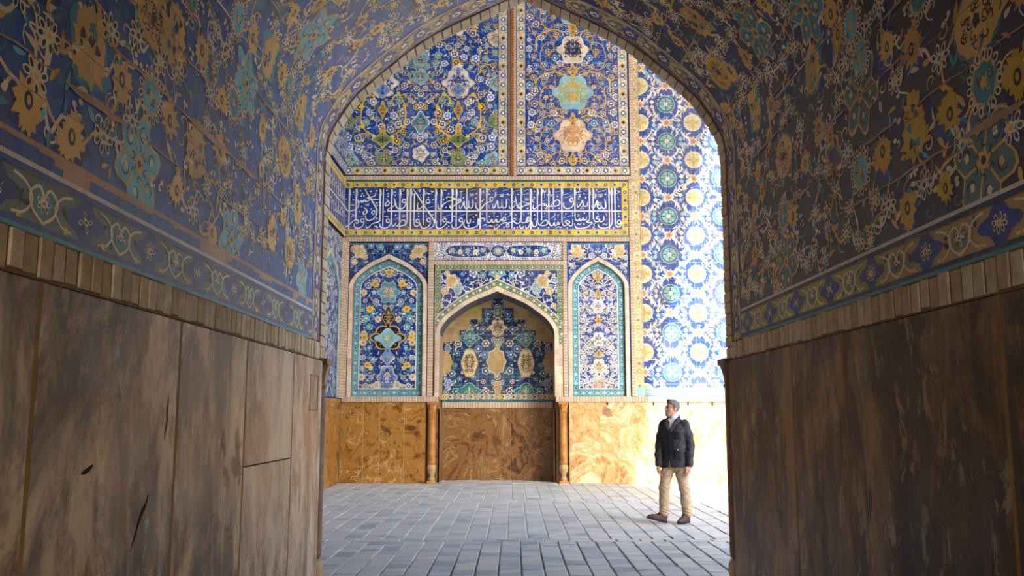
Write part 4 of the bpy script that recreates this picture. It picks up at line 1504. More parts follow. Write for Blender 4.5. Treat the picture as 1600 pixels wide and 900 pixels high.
A = arabesque(reg, (ncx - nhw, zb0 + .2, ncx + nhw, NZ1), ncx, PAL_N, rng, 190, .092, 900,
              [nb_(775, 565) + (.22,), nb_(821, 567) + (.25,), nb_(776, 510) + (.2,), nb_(822, 528) + (.2,), nb_(822, 610) + (.2,)])
P.p += A.p
x, z = nb_(775.5, 565)
turunj(P, x, z, .23, .31, ('cream', 'plaster', 'gold', 'gold'), rng, 6, 8, .08, 3, .1)
for s in (1, -1):
    zq = nb_(821, 567)[1]
    turunj(P, ncx + s * .69, zq, .20, .33, ('gold', 'cream', 'black', 'gold'), rng, 6, 6, .05, 11, .12)
    turunj(P, ncx + s * .69, nb_(0, 528)[1], .22, .16, ('aqua', 'teal', 'aqua', 'cream'), rng, 6, 4, .16, 4)
    turunj(P, ncx + s * .69, nb_(0, 611)[1], .28, .15, ('aqua', 'teal', 'green', 'cream'), rng, 6, 4, .14, 5)
    for px, py, w, h in ((700, 600, .1, .1), (700, 545, .08, .08)):
        turunj(P, ncx + s * (ncx - nb_(px, py)[0]), nb_(px, py)[1], w, h, ('cream', 'pale', 'deep', 'cream'), rng, 6, 6, .14, 3)
    # bare plaster where tiles are lost along the edge of the vault
    e = [(1.0, -.12), (.70, -.06), (.70, .18), (.50, .20), (.50, .44), (.30, .46), (.29, .72), (.12, .74), (.10, .95), (0, .97), (0, 1.3), (1.1, 1.3)]
    pts = [(ncx + s * nhw * a, nzs + (NZ1 - nzs) * b) for a, b in e]
    P.poly(pts if s > 0 else pts[::-1], 'plaster', 8)
    x, z = ncx + s * nhw, nb_(0, 567)[1]
    P.blob(x, z, .24, .30, 'plaster', 8, 8, .08)
    P.blob(x, z, .2, .25, 'gold', 7, 8, .08)
    for k in range(26):
        P.ribbon(spiral(ncx + s * nhw * rng.uniform(.2, 1), nzs + (NZ1 - nzs) * rng.uniform(.2, .95), .05, 1, rng.uniform(0, 6), 8), .012, 'gold', 9)
turunj(P, ncx, nb_(776, 512)[1], .21, .17, ('gold', 'cream', 'navy', 'gold'), rng, 9, 6, .16, 7)
turunj(P, ncx, nb_(776, 488)[1], .13, .12, ('cream', 'teal', 'cream', 'cream'), rng, 9, 6, .16, 3)
turunj(P, ncx, nb_(776, 538)[1], .09, .09, ('cream', 'green', 'cream', 'cream'), rng, 6, 6, .16, 3)
turunj(P, ncx, nb_(776, 606)[1], .10, .15, ('cream', 'plaster', 'rose', 'cream'), rng, 6, 6, .16, 3)
P.blob(ncx - .55, nb_(740, 484)[1], .12, .13, 'olive', 9, 5, .2)
P.clipped(reg)
build_pat(P, 'back_panel', FB, 'far', t, base=reg, back=.1)
B = Pat()
border_band(B, ncx - nhw, zb0 + .02, ncx + nhw, zb0 + .16, 'cream', [('navy', 'white'), ('gold', 'navy')], rng, .13, 'teal', 9, vines='navy')
for px in (690, 781, 862):
    x = nb_(px, 618)[0]
    B.rect(max(ncx - nhw, x - .1), zb0 + .03, min(ncx + nhw, x + .1), zb0 + .15, 'yellow', 10)
B.rect(ncx - nhw, zb0 - .04, ncx + nhw, zb0 + .02, 'teal', 9)
build_pat(B, 'foot_border', FB, 'far', t)
mb = MB()
zt0 = fw(777, 637, YN)[1]
mb.box(ncx - nhw, YN - .02, zt0, ncx + nhw, YN + .1, zb0 - .035)
mb.build('brick_course', M_BRICK_H, t, uvmode='xz')

# ---- the big panel to the right of it all
x0, z0, x1, z1 = fr(990.5, 606, 1215, 620)
xs0 = fr(990.5, 400, 1004.5, 620)
t = thing('tile_mosaic', 'tall mosaic at the sunlit end of the far wall, with turquoise and cream roundels', 'tile mosaic', (xs0[0], YW, z0))
fx0, fz0, fx1 = xs0[2], fw(1050, 606)[1], x1
reg = rect_pts(fx0, fz0, fx1, ZT)
P = Pat()
P.poly(reg, 'cobalt', 0)
rng = random.Random(41)
ax = fw(1046, 400)[0]
H = Pat()
dz = .925
colw = .635


def acanthus(P, x, z, s, rng, col):
    for q in range(9):
        a = -1.5 + 3.0 * q / 8
        P.leaf(x, z, s * (1.0 - .22 * abs(a)), s * .15, math.pi / 2 + a, col, 2, .2 * (1 if a > 0 else -1))


def roundel(P, x, z, r, rim, ground, net, dot, rng, L=5):
    P.blob(x, z, r, r, 'cream', L, 14, .025, 0, 56)
    P.blob(x, z, r * .95, r * .95, rim, L + 1, 14, .025, 0, 56)
    P.blob(x, z, r * .74, r * .74, ground, L + 2, 0, 0, 0, 20)
    for q in range(18):
        a = TAU * q / 9
        rr = .34 if q < 9 else .60
        P.ribbon(spiral(x + r * rr * math.cos(a + q // 9 * .3), z + r * rr * math.sin(a + q // 9 * .3), r * .15, 1, a, 7), r * .055, net, L + 3)
    P.blob(x, z, r * .26, r * .26, dot, L + 4, 6, .2)
    P.blob(x, z, r * .82, r * .10, net, L + 3, 0, 0, 0, 12)
    P.blob(x, z, r * .10, r * .82, net, L + 3, 0, 0, 0, 12)


nrow = int((ZT - fz0) / dz) + 2
for i in range(-1, 7):
    for k in range(-1, nrow):
        x = ax + i * colw
        z = fz0 + .36 + k * dz + (0 if i % 2 == 0 else dz / 2)
        if x < fx0 - .3 or x > fx1 + .3:
            continue
        if i % 2 == 0:
            roundel(P, x, z, .215, 'teal', 'aqua', 'teal', 'cream', rng)
        else:
            roundel(P, x, z, .215, 'cream', 'cream', 'olive', 'gold', rng)
        # white acanthus sprays between the roundels
        zc = z + dz / 2
        P.jag(x, zc, .15, .14, 'cream', 4, 9, .6, rng)
        P.blob(x, zc, .06, .06, 'rose', 5, 5, .2)
        for s in (1, -1):
            for dy in (1, -1):
                for q in range(7):
                    a = q / 6
                    bx, bz = x + s * (.06 + .22 * a), zc + dy * (.06 + .16 * a * a)
                    P.leaf(bx, bz, rng.uniform(.09, .16), .024, math.atan2(dy * (.3 + 1.1 * a), s * (1 - .8 * a)) + rng.uniform(-.4, .4), rng.choice(('white', 'white', 'cream', 'pale')), 2, .4 * s * dy)
                    P.leaf(bx, bz, rng.uniform(.06, .12), .020, math.atan2(-dy * .9, s * .6) + rng.uniform(-.5, .5), rng.choice(('white', 'pale', 'cream', 'sky')), 2)
                P.ribbon(curve([(x, zc), (x + s * .2, zc + dy * .12), (x + s * .31, zc + dy * .3)], 4), .016, rng.choice(('white', 'cream')), 2)
                P.blob(x + s * .30, zc + dy * .06, .05, .05, rng.choice(('cream', 'white', 'aqua')), 3, 6, .2, 0, 10)
for (a, b) in scatter(rng, (fx0, fz0, fx1, ZT), .05, 1500, lambda x, y: True, []):
    P.leaf(a, b, rng.uniform(.06, .14), rng.uniform(.012, .024), rng.uniform(0, 6.28), rng.choice(('white', 'pale', 'sky', 'cream', 'cream', 'deep', 'navy')), 1)
P.clipped(reg)
build_pat(P, 'field', FAR, 'far', t, base=reg, back=.14)
B = Pat()
border_band(B, xs0[0], z0, fx0, ZT, 'cream', [('olive', 'cream'), ('beige', 'green'), ('gold', 'white')], rng, .17, 'beige', vines='olive')
B.rect(xs0[0], z0, fx0, z0 + .22, 'aqua', 5)
border_band(B, fx0, z0 + .03, fx1, fz0, 'aqua', [('green', 'cream'), ('cream', 'green'), ('teal', 'cream')], rng, .16, None, vines='green')
B.rect(fx0, z0, fx1, z0 + .035, 'sky', 6)
build_pat(B, 'border', FAR, 'far', t)

M_JOINT2 = plain_mat('pale_slab_joint', (212, 184, 140), .85)
# ---- stone dado: slabs, engaged columns
ZD = fw(777, 628)[1]


def dado_slab(px0, px1, label, mat, y=YW, wide=None, z1=None, clips=()):
    x0 = fw(px0, 690, y)[0] + .004
    x1 = fw(px1, 690, y)[0] - .004
    if wide:
        x0, x1 = wide
    zt = z1 or ZD
    o = thing('stone_slab', label, 'stone slab', ((x0 + x1) / 2, y, 0), 'onyx slabs along the foot of the hall walls')
    mb = MB()
    mb.box(x0, y, 0.0, x1, y + (.15 if y < 21 else .09), zt - .004)
    mb.build('face', mat, o, bevel=.002)
    mb = MB()
    g = .003 if wide else .0075
    mb.box(x0 - g, y + .001, 0.0, x0 - .0004, y + .08, zt - .006)
    mb.build('mortar_joint', M_JOINT2, o)
    for px in clips:                                            # little iron clips holding the slab at its head
        xc = fw(px, 630)[0]
        mb = MB()
        mb.box(xc - .018, y - .022, zt - .075, xc + .018, y - .0005, zt - .012)
        mb.box(xc - .010, y - .030, zt - .060, xc + .010, y - .022, zt - .030)
        mb.build('iron_clip', plain_mat('dark_iron', (46, 40, 38), .6), o, bevel=.004)
    return o


DL = 'amber onyx slab under the left arched mosaic, '
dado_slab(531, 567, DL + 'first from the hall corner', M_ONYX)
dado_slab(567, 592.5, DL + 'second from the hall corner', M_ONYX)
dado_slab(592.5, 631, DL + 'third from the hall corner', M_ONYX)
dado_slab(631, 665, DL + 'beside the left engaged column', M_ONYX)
zn = zt0 - .003
xn = [NX0 + .028, nb_(735, 690)[0], nb_(757, 690)[0], nb_(798, 690)[0], NX1 - .028]
for i, (lab) in enumerate(('brown onyx slab at the left of the niche foot, with pale curling veins', 'narrow brown onyx slab in the niche foot, second from the left',
                           'brown onyx slab in the niche foot just right of the narrow one', 'widest dark brown onyx slab at the right of the niche foot')):
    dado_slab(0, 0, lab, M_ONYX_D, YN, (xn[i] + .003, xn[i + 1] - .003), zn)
for s, lab in ((-1, 'tall brown stone slab lining the left side of the niche foot'), (1, 'tall brown stone slab lining the right side of the niche foot')):
    o = thing('stone_slab', lab, 'stone slab', (ncx + s * (nhw - .012), YW + .5, 0), 'onyx slabs along the foot of the hall walls')
    mb = MB()
    xa, xb = sorted((ncx + s * (nhw - .026), ncx + s * (nhw - .004)))
    mb.box(xa, YW + .165, 0, xb, YN - .024, zt0 - .006)
    mb.build('face', M_ONYX_D, o, bevel=.006)
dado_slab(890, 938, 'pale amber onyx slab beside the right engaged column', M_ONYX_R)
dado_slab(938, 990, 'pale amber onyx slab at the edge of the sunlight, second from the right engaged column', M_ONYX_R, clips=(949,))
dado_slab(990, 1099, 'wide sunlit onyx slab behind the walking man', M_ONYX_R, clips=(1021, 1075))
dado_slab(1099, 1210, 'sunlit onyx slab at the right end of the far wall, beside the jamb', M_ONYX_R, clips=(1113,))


def column(cx, cy, label, mat, zt, sc=1.0, r=.088):
    o = thing('engaged_column', label, 'column', (cx, cy, 0), None)
    q = sc
    mb = MB()
    mb.box(cx - .105 * q, cy - .105 * q, 0, cx + .105 * q, cy + .105 * q, .055)
    mb.build('plinth', mat, o, bevel=.01)
    mb = MB()
    mb.lathe([(.085 * q, .056), (.075 * q, .10), (.05 * q, .15), (.055 * q, .19), (.085 * q, .26), (.104 * q, .33), (.100 * q, .385), (.082 * q, .425)], cx, cy, 24)
    mb.build('vase_base', plain_mat('vase_stone', (206, 172, 118), .4, .35, 9), o, smooth=True)
    mb = MB()
    mb.lathe([(.070 * q, .426), (r * .98 * q, .45), (r * q, .47), (r * q, 1.0), (r * .97 * q, zt - .24)], cx, cy, 24)
    mb.build('shaft', mat, o, smooth=True)
    mb = MB()
    mb.lathe([(r * 1.02 * q, zt - .238), (r * 1.12 * q, zt - .22), (r * 1.0 * q, zt - .20), (r * 1.05 * q, zt - .15), (r * 1.3 * q, zt - .07), (r * 1.42 * q, zt - .05)], cx, cy, 8, a0=math.pi / 8)
    mb.box(cx - r * 1.3 * q, cy - r * 1.3 * q, zt - .05, cx + r * 1.3 * q, cy + r * 1.3 * q, zt - .004)
    mb.build('capital', mat, o)
    return o


def col_set(px0, px1, lab_c, lab_b, mat):
    xa, xb = fw(px0, 690)[0], fw(px1, 690)[0]
    cx = (xa + xb) / 2
    mb = MB()                                                   # the recess it stands in
    mb.box(xa + .002, YW + .10, 0, xb - .002, YW + .15, ZD - .004)
    struct(mb.build(lab_b, M_ONYX_D))
    return column(cx, YW + .0, lab_c, mat, ZD)


col_set(666, 683.5, 'slim amber stone column standing at the left edge of the niche', 'trim_12', plain_mat('amber_column_stone', (206, 146, 74), .35, .45, 5, .4, (150, 96, 44)))
col_set(872, 889, 'slim amber stone column standing at the right edge of the niche', 'trim_13', plain_mat('amber_column_stone', (206, 146, 74), .35, .45, 5, .4, (150, 96, 44)))

# ---- the side wall of the hall, seen edge-on at the left
SIDE = side_fn(XL)
ys1 = YW - .06
for nm, (za, zb), lab, kind in (('tile_mosaic', (fw(538, 275)[1], ZT), 'mosaic high on the hall side wall, seen edge-on above the lettered band', 'u'),
                                ('inscription_band', (fw(538, 370)[1], fw(538, 282)[1]), 'end of the lettered band turning onto the hall side wall, seen edge-on', 'i'),
                                ('arched_mosaic', (fw(538, 622)[1], fw(538, 376)[1]), 'pointed-arch mosaic on the hall side wall, seen edge-on beside the corner', 'a')):
    t = thing(nm, lab, 'inscription' if kind == 'i' else 'tile mosaic', (XL, ys1 - 1.8, za))
    ya = ys1 - 3.6
    reg = rect_pts(ya, za, ys1, zb)
    P = Pat()
    rng = random.Random(za)
    if kind == 'i':
        P.poly(reg, 'deep', 0)
        for k in range(14):
            u = ys1 - .2 - k * .24
            P.rect(u - .018, za + .2, u + .018, zb - .2, 'white', 2)
            P.ribbon(spiral(u - .1, za + .45, .13, .8, k, 12), .03, 'white', 2)
            P.ribbon(spiral(u - .1, za + .9, .12, .8, k + 2, 12), .03, 'white', 2)
        P.rect(ya, (za + zb) / 2 - .015, ys1, (za + zb) / 2 + .015, 'white', 2)
        build_pat(P, 'field', SIDE, 'far', t, base=reg, back=.14)
        B = Pat()
        border_band(B, ya, zb - .19, ys1, zb, 'yellow', [('navy', 'pale'), ('pale', 'navy')], rng, .22, None, vines='olive')
        border_band(B, ya, za, ys1, za + .19, 'yellow', [('navy', 'pale'), ('pale', 'navy')], rng, .22, None, vines='olive')
        build_pat(B, 'border', SIDE, 'far', t)
    elif kind == 'u':
        P.poly(reg, 'cobalt', 0)
        P.p += arabesque(rect_pts(ya, za + .3, ys1, zb), (ya, za + .3, ys1, za + 3.5), ys1 - 1.8, PAL_R, rng, 140, .09, 500).p
        build_pat(P, 'field', SIDE, 'far', t, base=reg, back=.14)
        B = Pat()
        border_band(B, ya, za, ys1, za + .25, 'cream', [('cobalt', 'white')], rng, .22, 'deep', vines='pale')
        build_pat(B, 'border', SIDE, 'far', t)
    else:
        P.poly(reg, 'cobalt', 0)
        P.p += arabesque(reg, (ya, za, ys1, zb), ys1 - 1.8, PAL_R, rng, 200, .085, 800).p
        build_pat(P, 'field', SIDE, 'far', t, base=reg, back=.14)
        B = Pat()
        a1 = arch_poly(ys1 - 1.55, 1.10, za, za + 2.3, .95)
        a2 = arch_poly(ys1 - 1.55, 1.0, za, za + 2.3, .84)
        bricks_ring(B, a1, a2, 90, 8)
        a3 = arch_poly(ys1 - 1.55, .86, za, za + 2.3, .68)
        band(B, a2, a3, 80, 'turq', 8)
        build_pat(B, 'brick_arch', SIDE, 'far', t)
        mb = MB()
        mb.box(XL, ys1 - .30, za, XL + .03, ys1 - .16, zb)
        mb.box(XL, ys1 - .13, za, XL + .05, ys1, zb)
        mb.build('brick_pilaster', M_BRICK_V, t, uvmode='yz')
zz = fw(538, 622)[1]
for k, lab in enumerate(('onyx slab on the hall side wall next to the left corner', 'onyx slab on the hall side wall, second from the left corner')):
    o = thing('stone_slab', lab, 'stone slab', (XL, ys1 - .9 - 1.8 * k, 0), 'onyx slabs along the foot of the hall walls')
    mb = MB()
    mb.box(XL - .15, ys1 - 1.795 - 1.8 * k, 0, XL, ys1 - 1.8 * k - .005, zz - .02)
    mb.build('face', M_ONYX, o, bevel=.006)

# ------------------------------------------------------------------ the vaulted passage
YA = -3.2                                                       # its rear end, behind the camera
PROF = [(1.0 * THW, 0.0)] + [(THW * a, 3.6 + 1.42 * b) for a, b in curve(ARCH, 2)]
PROF = [p for i, p in enumerate(PROF) if i == 0 or math.hypot(p[0] - PROF[i - 1][0], p[1] - PROF[i - 1][1]) > 1e-5]
SB = [0.0]
for a, b in zip(PROF[:-1], PROF[1:]):
    SB.append(SB[-1] + math.hypot(b[0] - a[0], b[1] - a[1]))
SMAX = SB[-1]


def facet(side, k):
    (xa, za), (xb, zb) = PROF[k], PROF[k + 1]
    L = SB[k + 1] - SB[k]
    dx, dz = (xb - xa) / L, (zb - za) / L
    nx, nz = -dz, dx

    def fn(u, v, h):
        w = v - SB[k]
        return (TCX + side * (xa + dx * w + nx * h), u, za + dz * w + nz * h)
    return fn


def at_s(side, v):
    k = 0
    while k < len(SB) - 2 and SB[k + 1] < v:
        k += 1
    return facet(side, k)


def split_pat(P):
    """cut every polygon along the facets of the vault"""
    out = [[] for _ in range(len(SB) - 1)]
    for pts, c, l in P.p:
        lo, hi = min(p[1] for p in pts), max(p[1] for p in pts)
        for k in range(len(SB) - 1):
            if SB[k + 1] <= lo or SB[k] >= hi:
                continue
            q = pts
            if lo < SB[k]:
                q = clip_half(q, 0, SB[k], 1, SB[k])
            if len(q) > 2 and hi > SB[k + 1]:
                q = clip_half(q, 1, SB[k + 1], 0, SB[k + 1])
            if len(q) > 2:
                out[k].append((q, c, l))
    return out


def build_vault(items, name, parent=None, step=0.0006):
    """items: (side, facet index, polygons)"""
    verts, faces, idx, uvs, slots, order = [], [], [], [], {}, []
    for side, k, polys in items:
        fn = facet(side, k)
        for pts, c, l in polys:
            b = len(verts)
            h = (l + 0.85 * ((b * 0.6180339887) % 1.0)) * step
            q = pts if side < 0 else pts[::-1]
            for u, v in q:
                verts.append(fn(u, v, h))
                uvs.append((u, v))
            if c not in slots:
                slots[c] = len(order)
                order.append(tile_mat('tun', c))
            faces.append(tuple(range(b, b + len(q))))
            idx.append(slots[c])
    return mesh_obj(name, verts, faces, order, idx, parent, uvs)


def m_ros(P, x, y, r, rng, k=1.3, inner='dark'):
    n = rng.choice((7, 8))
    a0 = rng.uniform(0, 1)
    for i in range(n):
        a = a0 + TAU * i / n
        px, py = x + k * r * .66 * math.cos(a), y + r * .66 * math.sin(a)
        P.blob(px, py, r * .34 * k, r * .27, 'bone', 3, 0, 0, a, 9)
        P.blob(px, py, r * .20 * k, r * .15, inner, 4, 0, 0, a, 8)
    P.blob(x, y, r * .34 * k, r * .34, 'bone', 5, 0, 0, 0, 10)
    P.blob(x, y, r * .19 * k, r * .19, rng.choice(('teal', 'dark', 'ochre')), 6, 0, 0, 0, 8)


def m_star(P, x, y, r, rng, col='ochre', k=1.25):
    P.blob(x + rng.uniform(-.3, .3) * r, y - r * .3, r * 1.15 * k, r * 1.05, rng.choice(('navy', 'blue', 'blue')), 1, 5, .2, rng.uniform(0, 6), 14)
    P.jag(x, y, r * k, r, col, 3, rng.choice((9, 11, 13)), rng.uniform(.6, .74), rng, rng.uniform(0, 1))
    P.jag(x + rng.uniform(-.3, .3) * r, y + rng.choice((-.55, .5)) * r, r * .62 * k, r * .8, col, 3, 9, .66, rng)
    P.jag(x + rng.uniform(-.4, .4) * r, y + rng.uniform(-.4, .4) * r, r * .8 * k, r * .6, col, 3, 11, .7, rng)
    P.blob(x, y, r * .24 * k, r * .36, 'dark', 4, 0, 0, 0, 10)
    P.blob(x, y, r * .11 * k, r * .20, col, 5, 0, 0, 0, 8)


def m_scrib(P, x, y, r, rng, col='ochre', k=1.2):
    P.blob(x, y, r * 1.12 * k, r * 1.12, 'seagrey', 1, 10, .04, 0, 26)
    P.blob(x, y, r * k, r, col, 3, 12, .05, 0, 30)
    for _ in range(26):
        a, q = rng.uniform(0, TAU), rng.uniform(.1, .78) ** .7
        px, py = x + k * r * q * math.cos(a) * .85, y + r * q * math.sin(a) * .85
        P.ribbon([(px + u * k, py + v) for u, v in spiral(0, 0, r * .19, rng.uniform(.5, .9), rng.uniform(0, 6), 7, rng.choice((-1, 1)))], r * .055, 'dark', 4, .5)
    P.blob(x, y, r * .15 * k, r * .2, 'dark', 5, 5, .2)


def m_bouquet(P, x, y, r, rng, col='ochre', k=1.1):
    P.blob(x, y, r * .88 * k, r * 1.04, rng.choice(('teal', 'navy')), 1, 4, .15, 1, 18)
    P.jag(x, y + r * .1, r * .74 * k, r * .97, col, 3, 15, .86, rng, 0)
    P.jag(x + r * .1, y + r * .5, r * .5 * k, r * .6, col, 3, 11, .75, rng, 0)
    P.jag(x, y - r * .35, r * .85 * k, r * .6, col, 3, 9, .68, rng)
    for _ in range(6):
        P.blob(x + rng.uniform(-.45, .45) * r * k, y + rng.uniform(-.5, .6) * r, r * .11 * k, r * .14, rng.choice(('dark', 'dark', 'teal')), 4, 3, .3, rng.uniform(0, 6), 9)
    for _ in range(6):
        px, py = x + rng.uniform(-.5, .5) * r, y + rng.uniform(-.6, .6) * r
        P.ribbon(spiral(px, py, r * .2, .6, rng.uniform(0, 6), 7), r * .045, rng.choice(('dark', 'bone')), 5, .5)


def m_lobes(P, x, y, r, rng, rim='ochre', fillc='cyan', k=1.0):
    P.blob(x, y, r * 1.04 * k, r * 1.04, rim, 2, 6, .2, 0.3, 36)
    P.blob(x, y, r * .95 * k, r * .95, fillc, 3, 6, .21, 0.3, 36)
    for i in range(6):
        a = 0.3 + TAU * i / 6
        P.ribbon(curve([(x + k * r * .2 * math.cos(a + .5), y + r * .2 * math.sin(a + .5)), (x + k * r * .55 * math.cos(a + .52), y + r * .55 * math.sin(a + .52)), (x + k * r * .80 * math.cos(a + .52), y + r * .80 * math.sin(a + .52))], 4), r * .07, rim, 4)
        px, py = x + k * r * .66 * math.cos(a), y + r * .66 * math.sin(a)
        P.blob(px, py, r * .1 * k, r * .1, rng.choice((rim, 'bone')), 5, 5, .2, a, 9)
        P.ribbon(spiral(px, py, r * .24, .8, a, 8), r * .045, 'dark', 4, .4)
        P.ribbon(spiral(x + k * r * .38 * math.cos(a + .3), y + r * .38 * math.sin(a + .3), r * .14, .7, a + 2, 7), r * .045, 'dark', 4, .4)
    P.blob(x, y, r * .2 * k, r * .2, rim, 5, 6, .15)
    P.blob(x, y, r * .09 * k, r * .09, 'dark', 6)


def m_oval(P, x, y, r, rng, col='bone', k=1.0):
    n = 15
    for i in range(n):
        a = TAU * i / n
        px, py = x + k * r * .88 * math.cos(a), y + r * .88 * math.sin(a)
        P.blob(px, py, r * .19 * k, r * .15, col, 3, 0, 0, a, 8)
        P.blob(px, py, r * .11 * k, r * .08, 'dark', 4, 0, 0, a, 7)
    P.blob(x, y, r * .74 * k, r * .74, 'ochre', 3, 8, .06, 0, 22)
    P.blob(x, y, r * .64 * k, r * .64, rng.choice(('cyan', 'teal')), 4, 8, .07, 0, 22)
    for _ in range(9):
        P.ribbon(spiral(x + rng.uniform(-.4, .4) * r, y + rng.uniform(-.4, .4) * r, r * .16, .8, rng.uniform(0, 6), 7), r * .05, rng.choice(('ochre', 'dark')), 5, .4)
    P.blob(x, y, r * .2 * k, r * .2, 'ochre', 6, 5, .2)


def vine(P, p, q, rng, col='ochre', w=.013):
    d = math.hypot(q[0] - p[0], q[1] - p[1])
    nx, ny = -(q[1] - p[1]) / d, (q[0] - p[0]) / d
    pts = [p]
    for t in (.25, .5, .75):
        o = rng.uniform(-.22, .22) * d
        pts.append((p[0] + (q[0] - p[0]) * t + nx * o, p[1] + (q[1] - p[1]) * t + ny * o))
    pts.append(q)
    c = curve(pts, 5)
    P.ribbon(c, w * rng.uniform(.7, 1.4), col, 2, .35)
    for _ in range(2):
        x, y = rng.choice(c[2:-2])
        a = rng.uniform(0, TAU)
        P.leaf(x, y, rng.uniform(.04, .08), rng.uniform(.009, .016), a, rng.choice((col, 'bone', 'teal')), 3, .4)
    if rng.random() < .5:
        x, y = rng.choice(c[4:-4])
        P.ribbon([(x + 1.3 * u, y + v) for u, v in spiral(0, 0, rng.uniform(.04, .07), .9, rng.uniform(0, 6), 12, rng.choice((-1, 1)))], w * .7, col, 2, .4)


SPOTS = {
    -1: dict(blob=[(3.05, 2.84), (4.13, 2.79), (5.24, 3.72), (3.82, 3.22)], scrib=[(3.57, 3.2), (5.76, 3.24)],
             star=[(3.31, 2.83), (4.15, 3.3), (3.8, 2.83), (2.96, 2.49), (4.49, 2.9), (5.22, 3.26), (5.55, 3.72), (6.29, 4.07), (6.50, 3.63), (4.91, 3.7), (2.68, 2.52)],
             lobes=[(3.51, 2.55), (5.67, 4.1), (4.87, 3.41)], oval=[(3.59, 2.87), (4.64, 3.69), (5.73, 3.72), (4.66, 3.22)],
             ros=[(2.71, 2.61), (2.77, 2.77), (3.43, 3.06), (3.86, 3.08), (3.19, 2.98), (4.29, 3.14), (3.42, 2.7), (3.19, 2.56), (4.56, 3.5), (4.13, 2.5), (5.38, 3.12), (5.76, 3.9), (5.5, 3.45), (4.87, 3.0), (3.66, 3.05), (4.31, 3.5), (6.1, 4.32), (6.5, 4.56)]),
    1: dict(scrib=[(5.5, 3.17), (3.15, 3.0), (6.35, 4.11)], blob=[(5.99, 4.43), (3.7, 2.76), (4.91, 3.5), (6.08, 3.66)],
            star=[(6.17, 4.04), (4.85, 3.14), (3.68, 3.11), (3.39, 2.72), (4.03, 2.76), (2.92, 2.69), (4.5, 3.54), (5.73, 3.58), (3.81, 2.44), (4.56, 3.68), (5.37, 2.75)],
            lobes=[(5.51, 4.03), (4.25, 3.12), (3.17, 2.47), (5.54, 2.5), (4.82, 3.84)], oval=[(3.13, 2.75), (4.32, 3.51), (4.3, 2.74), (4.23, 3.3), (5.56, 2.8)],
            ros=[(6.35, 4.3), (5.68, 4.3), (5.38, 3.75), (4.13, 3.42), (4.43, 3.36), (5.17, 3.25), (2.98, 2.53), (3.31, 2.57), (3.44, 2.97), (4.46, 2.88), (6.23, 3.84), (5.64, 3.8), (4.0, 2.5), (3.64, 2.5), (4.97, 2.69), (5.16, 3.75), (5.99, 4.2), (6.14, 4.6)]),
}
Y_F = 6.70                                                      # where the field meets the border at the mouth
V0 = {-1: 2.405, 1: 2.335}
RAD = dict(blob=(.155, .15), scrib=(.135, .15), star=(.088, .10), lobes=(.185, .17), oval=(.12, .12), ros=(.062, .075))
vault_items, wall_items = [], {}
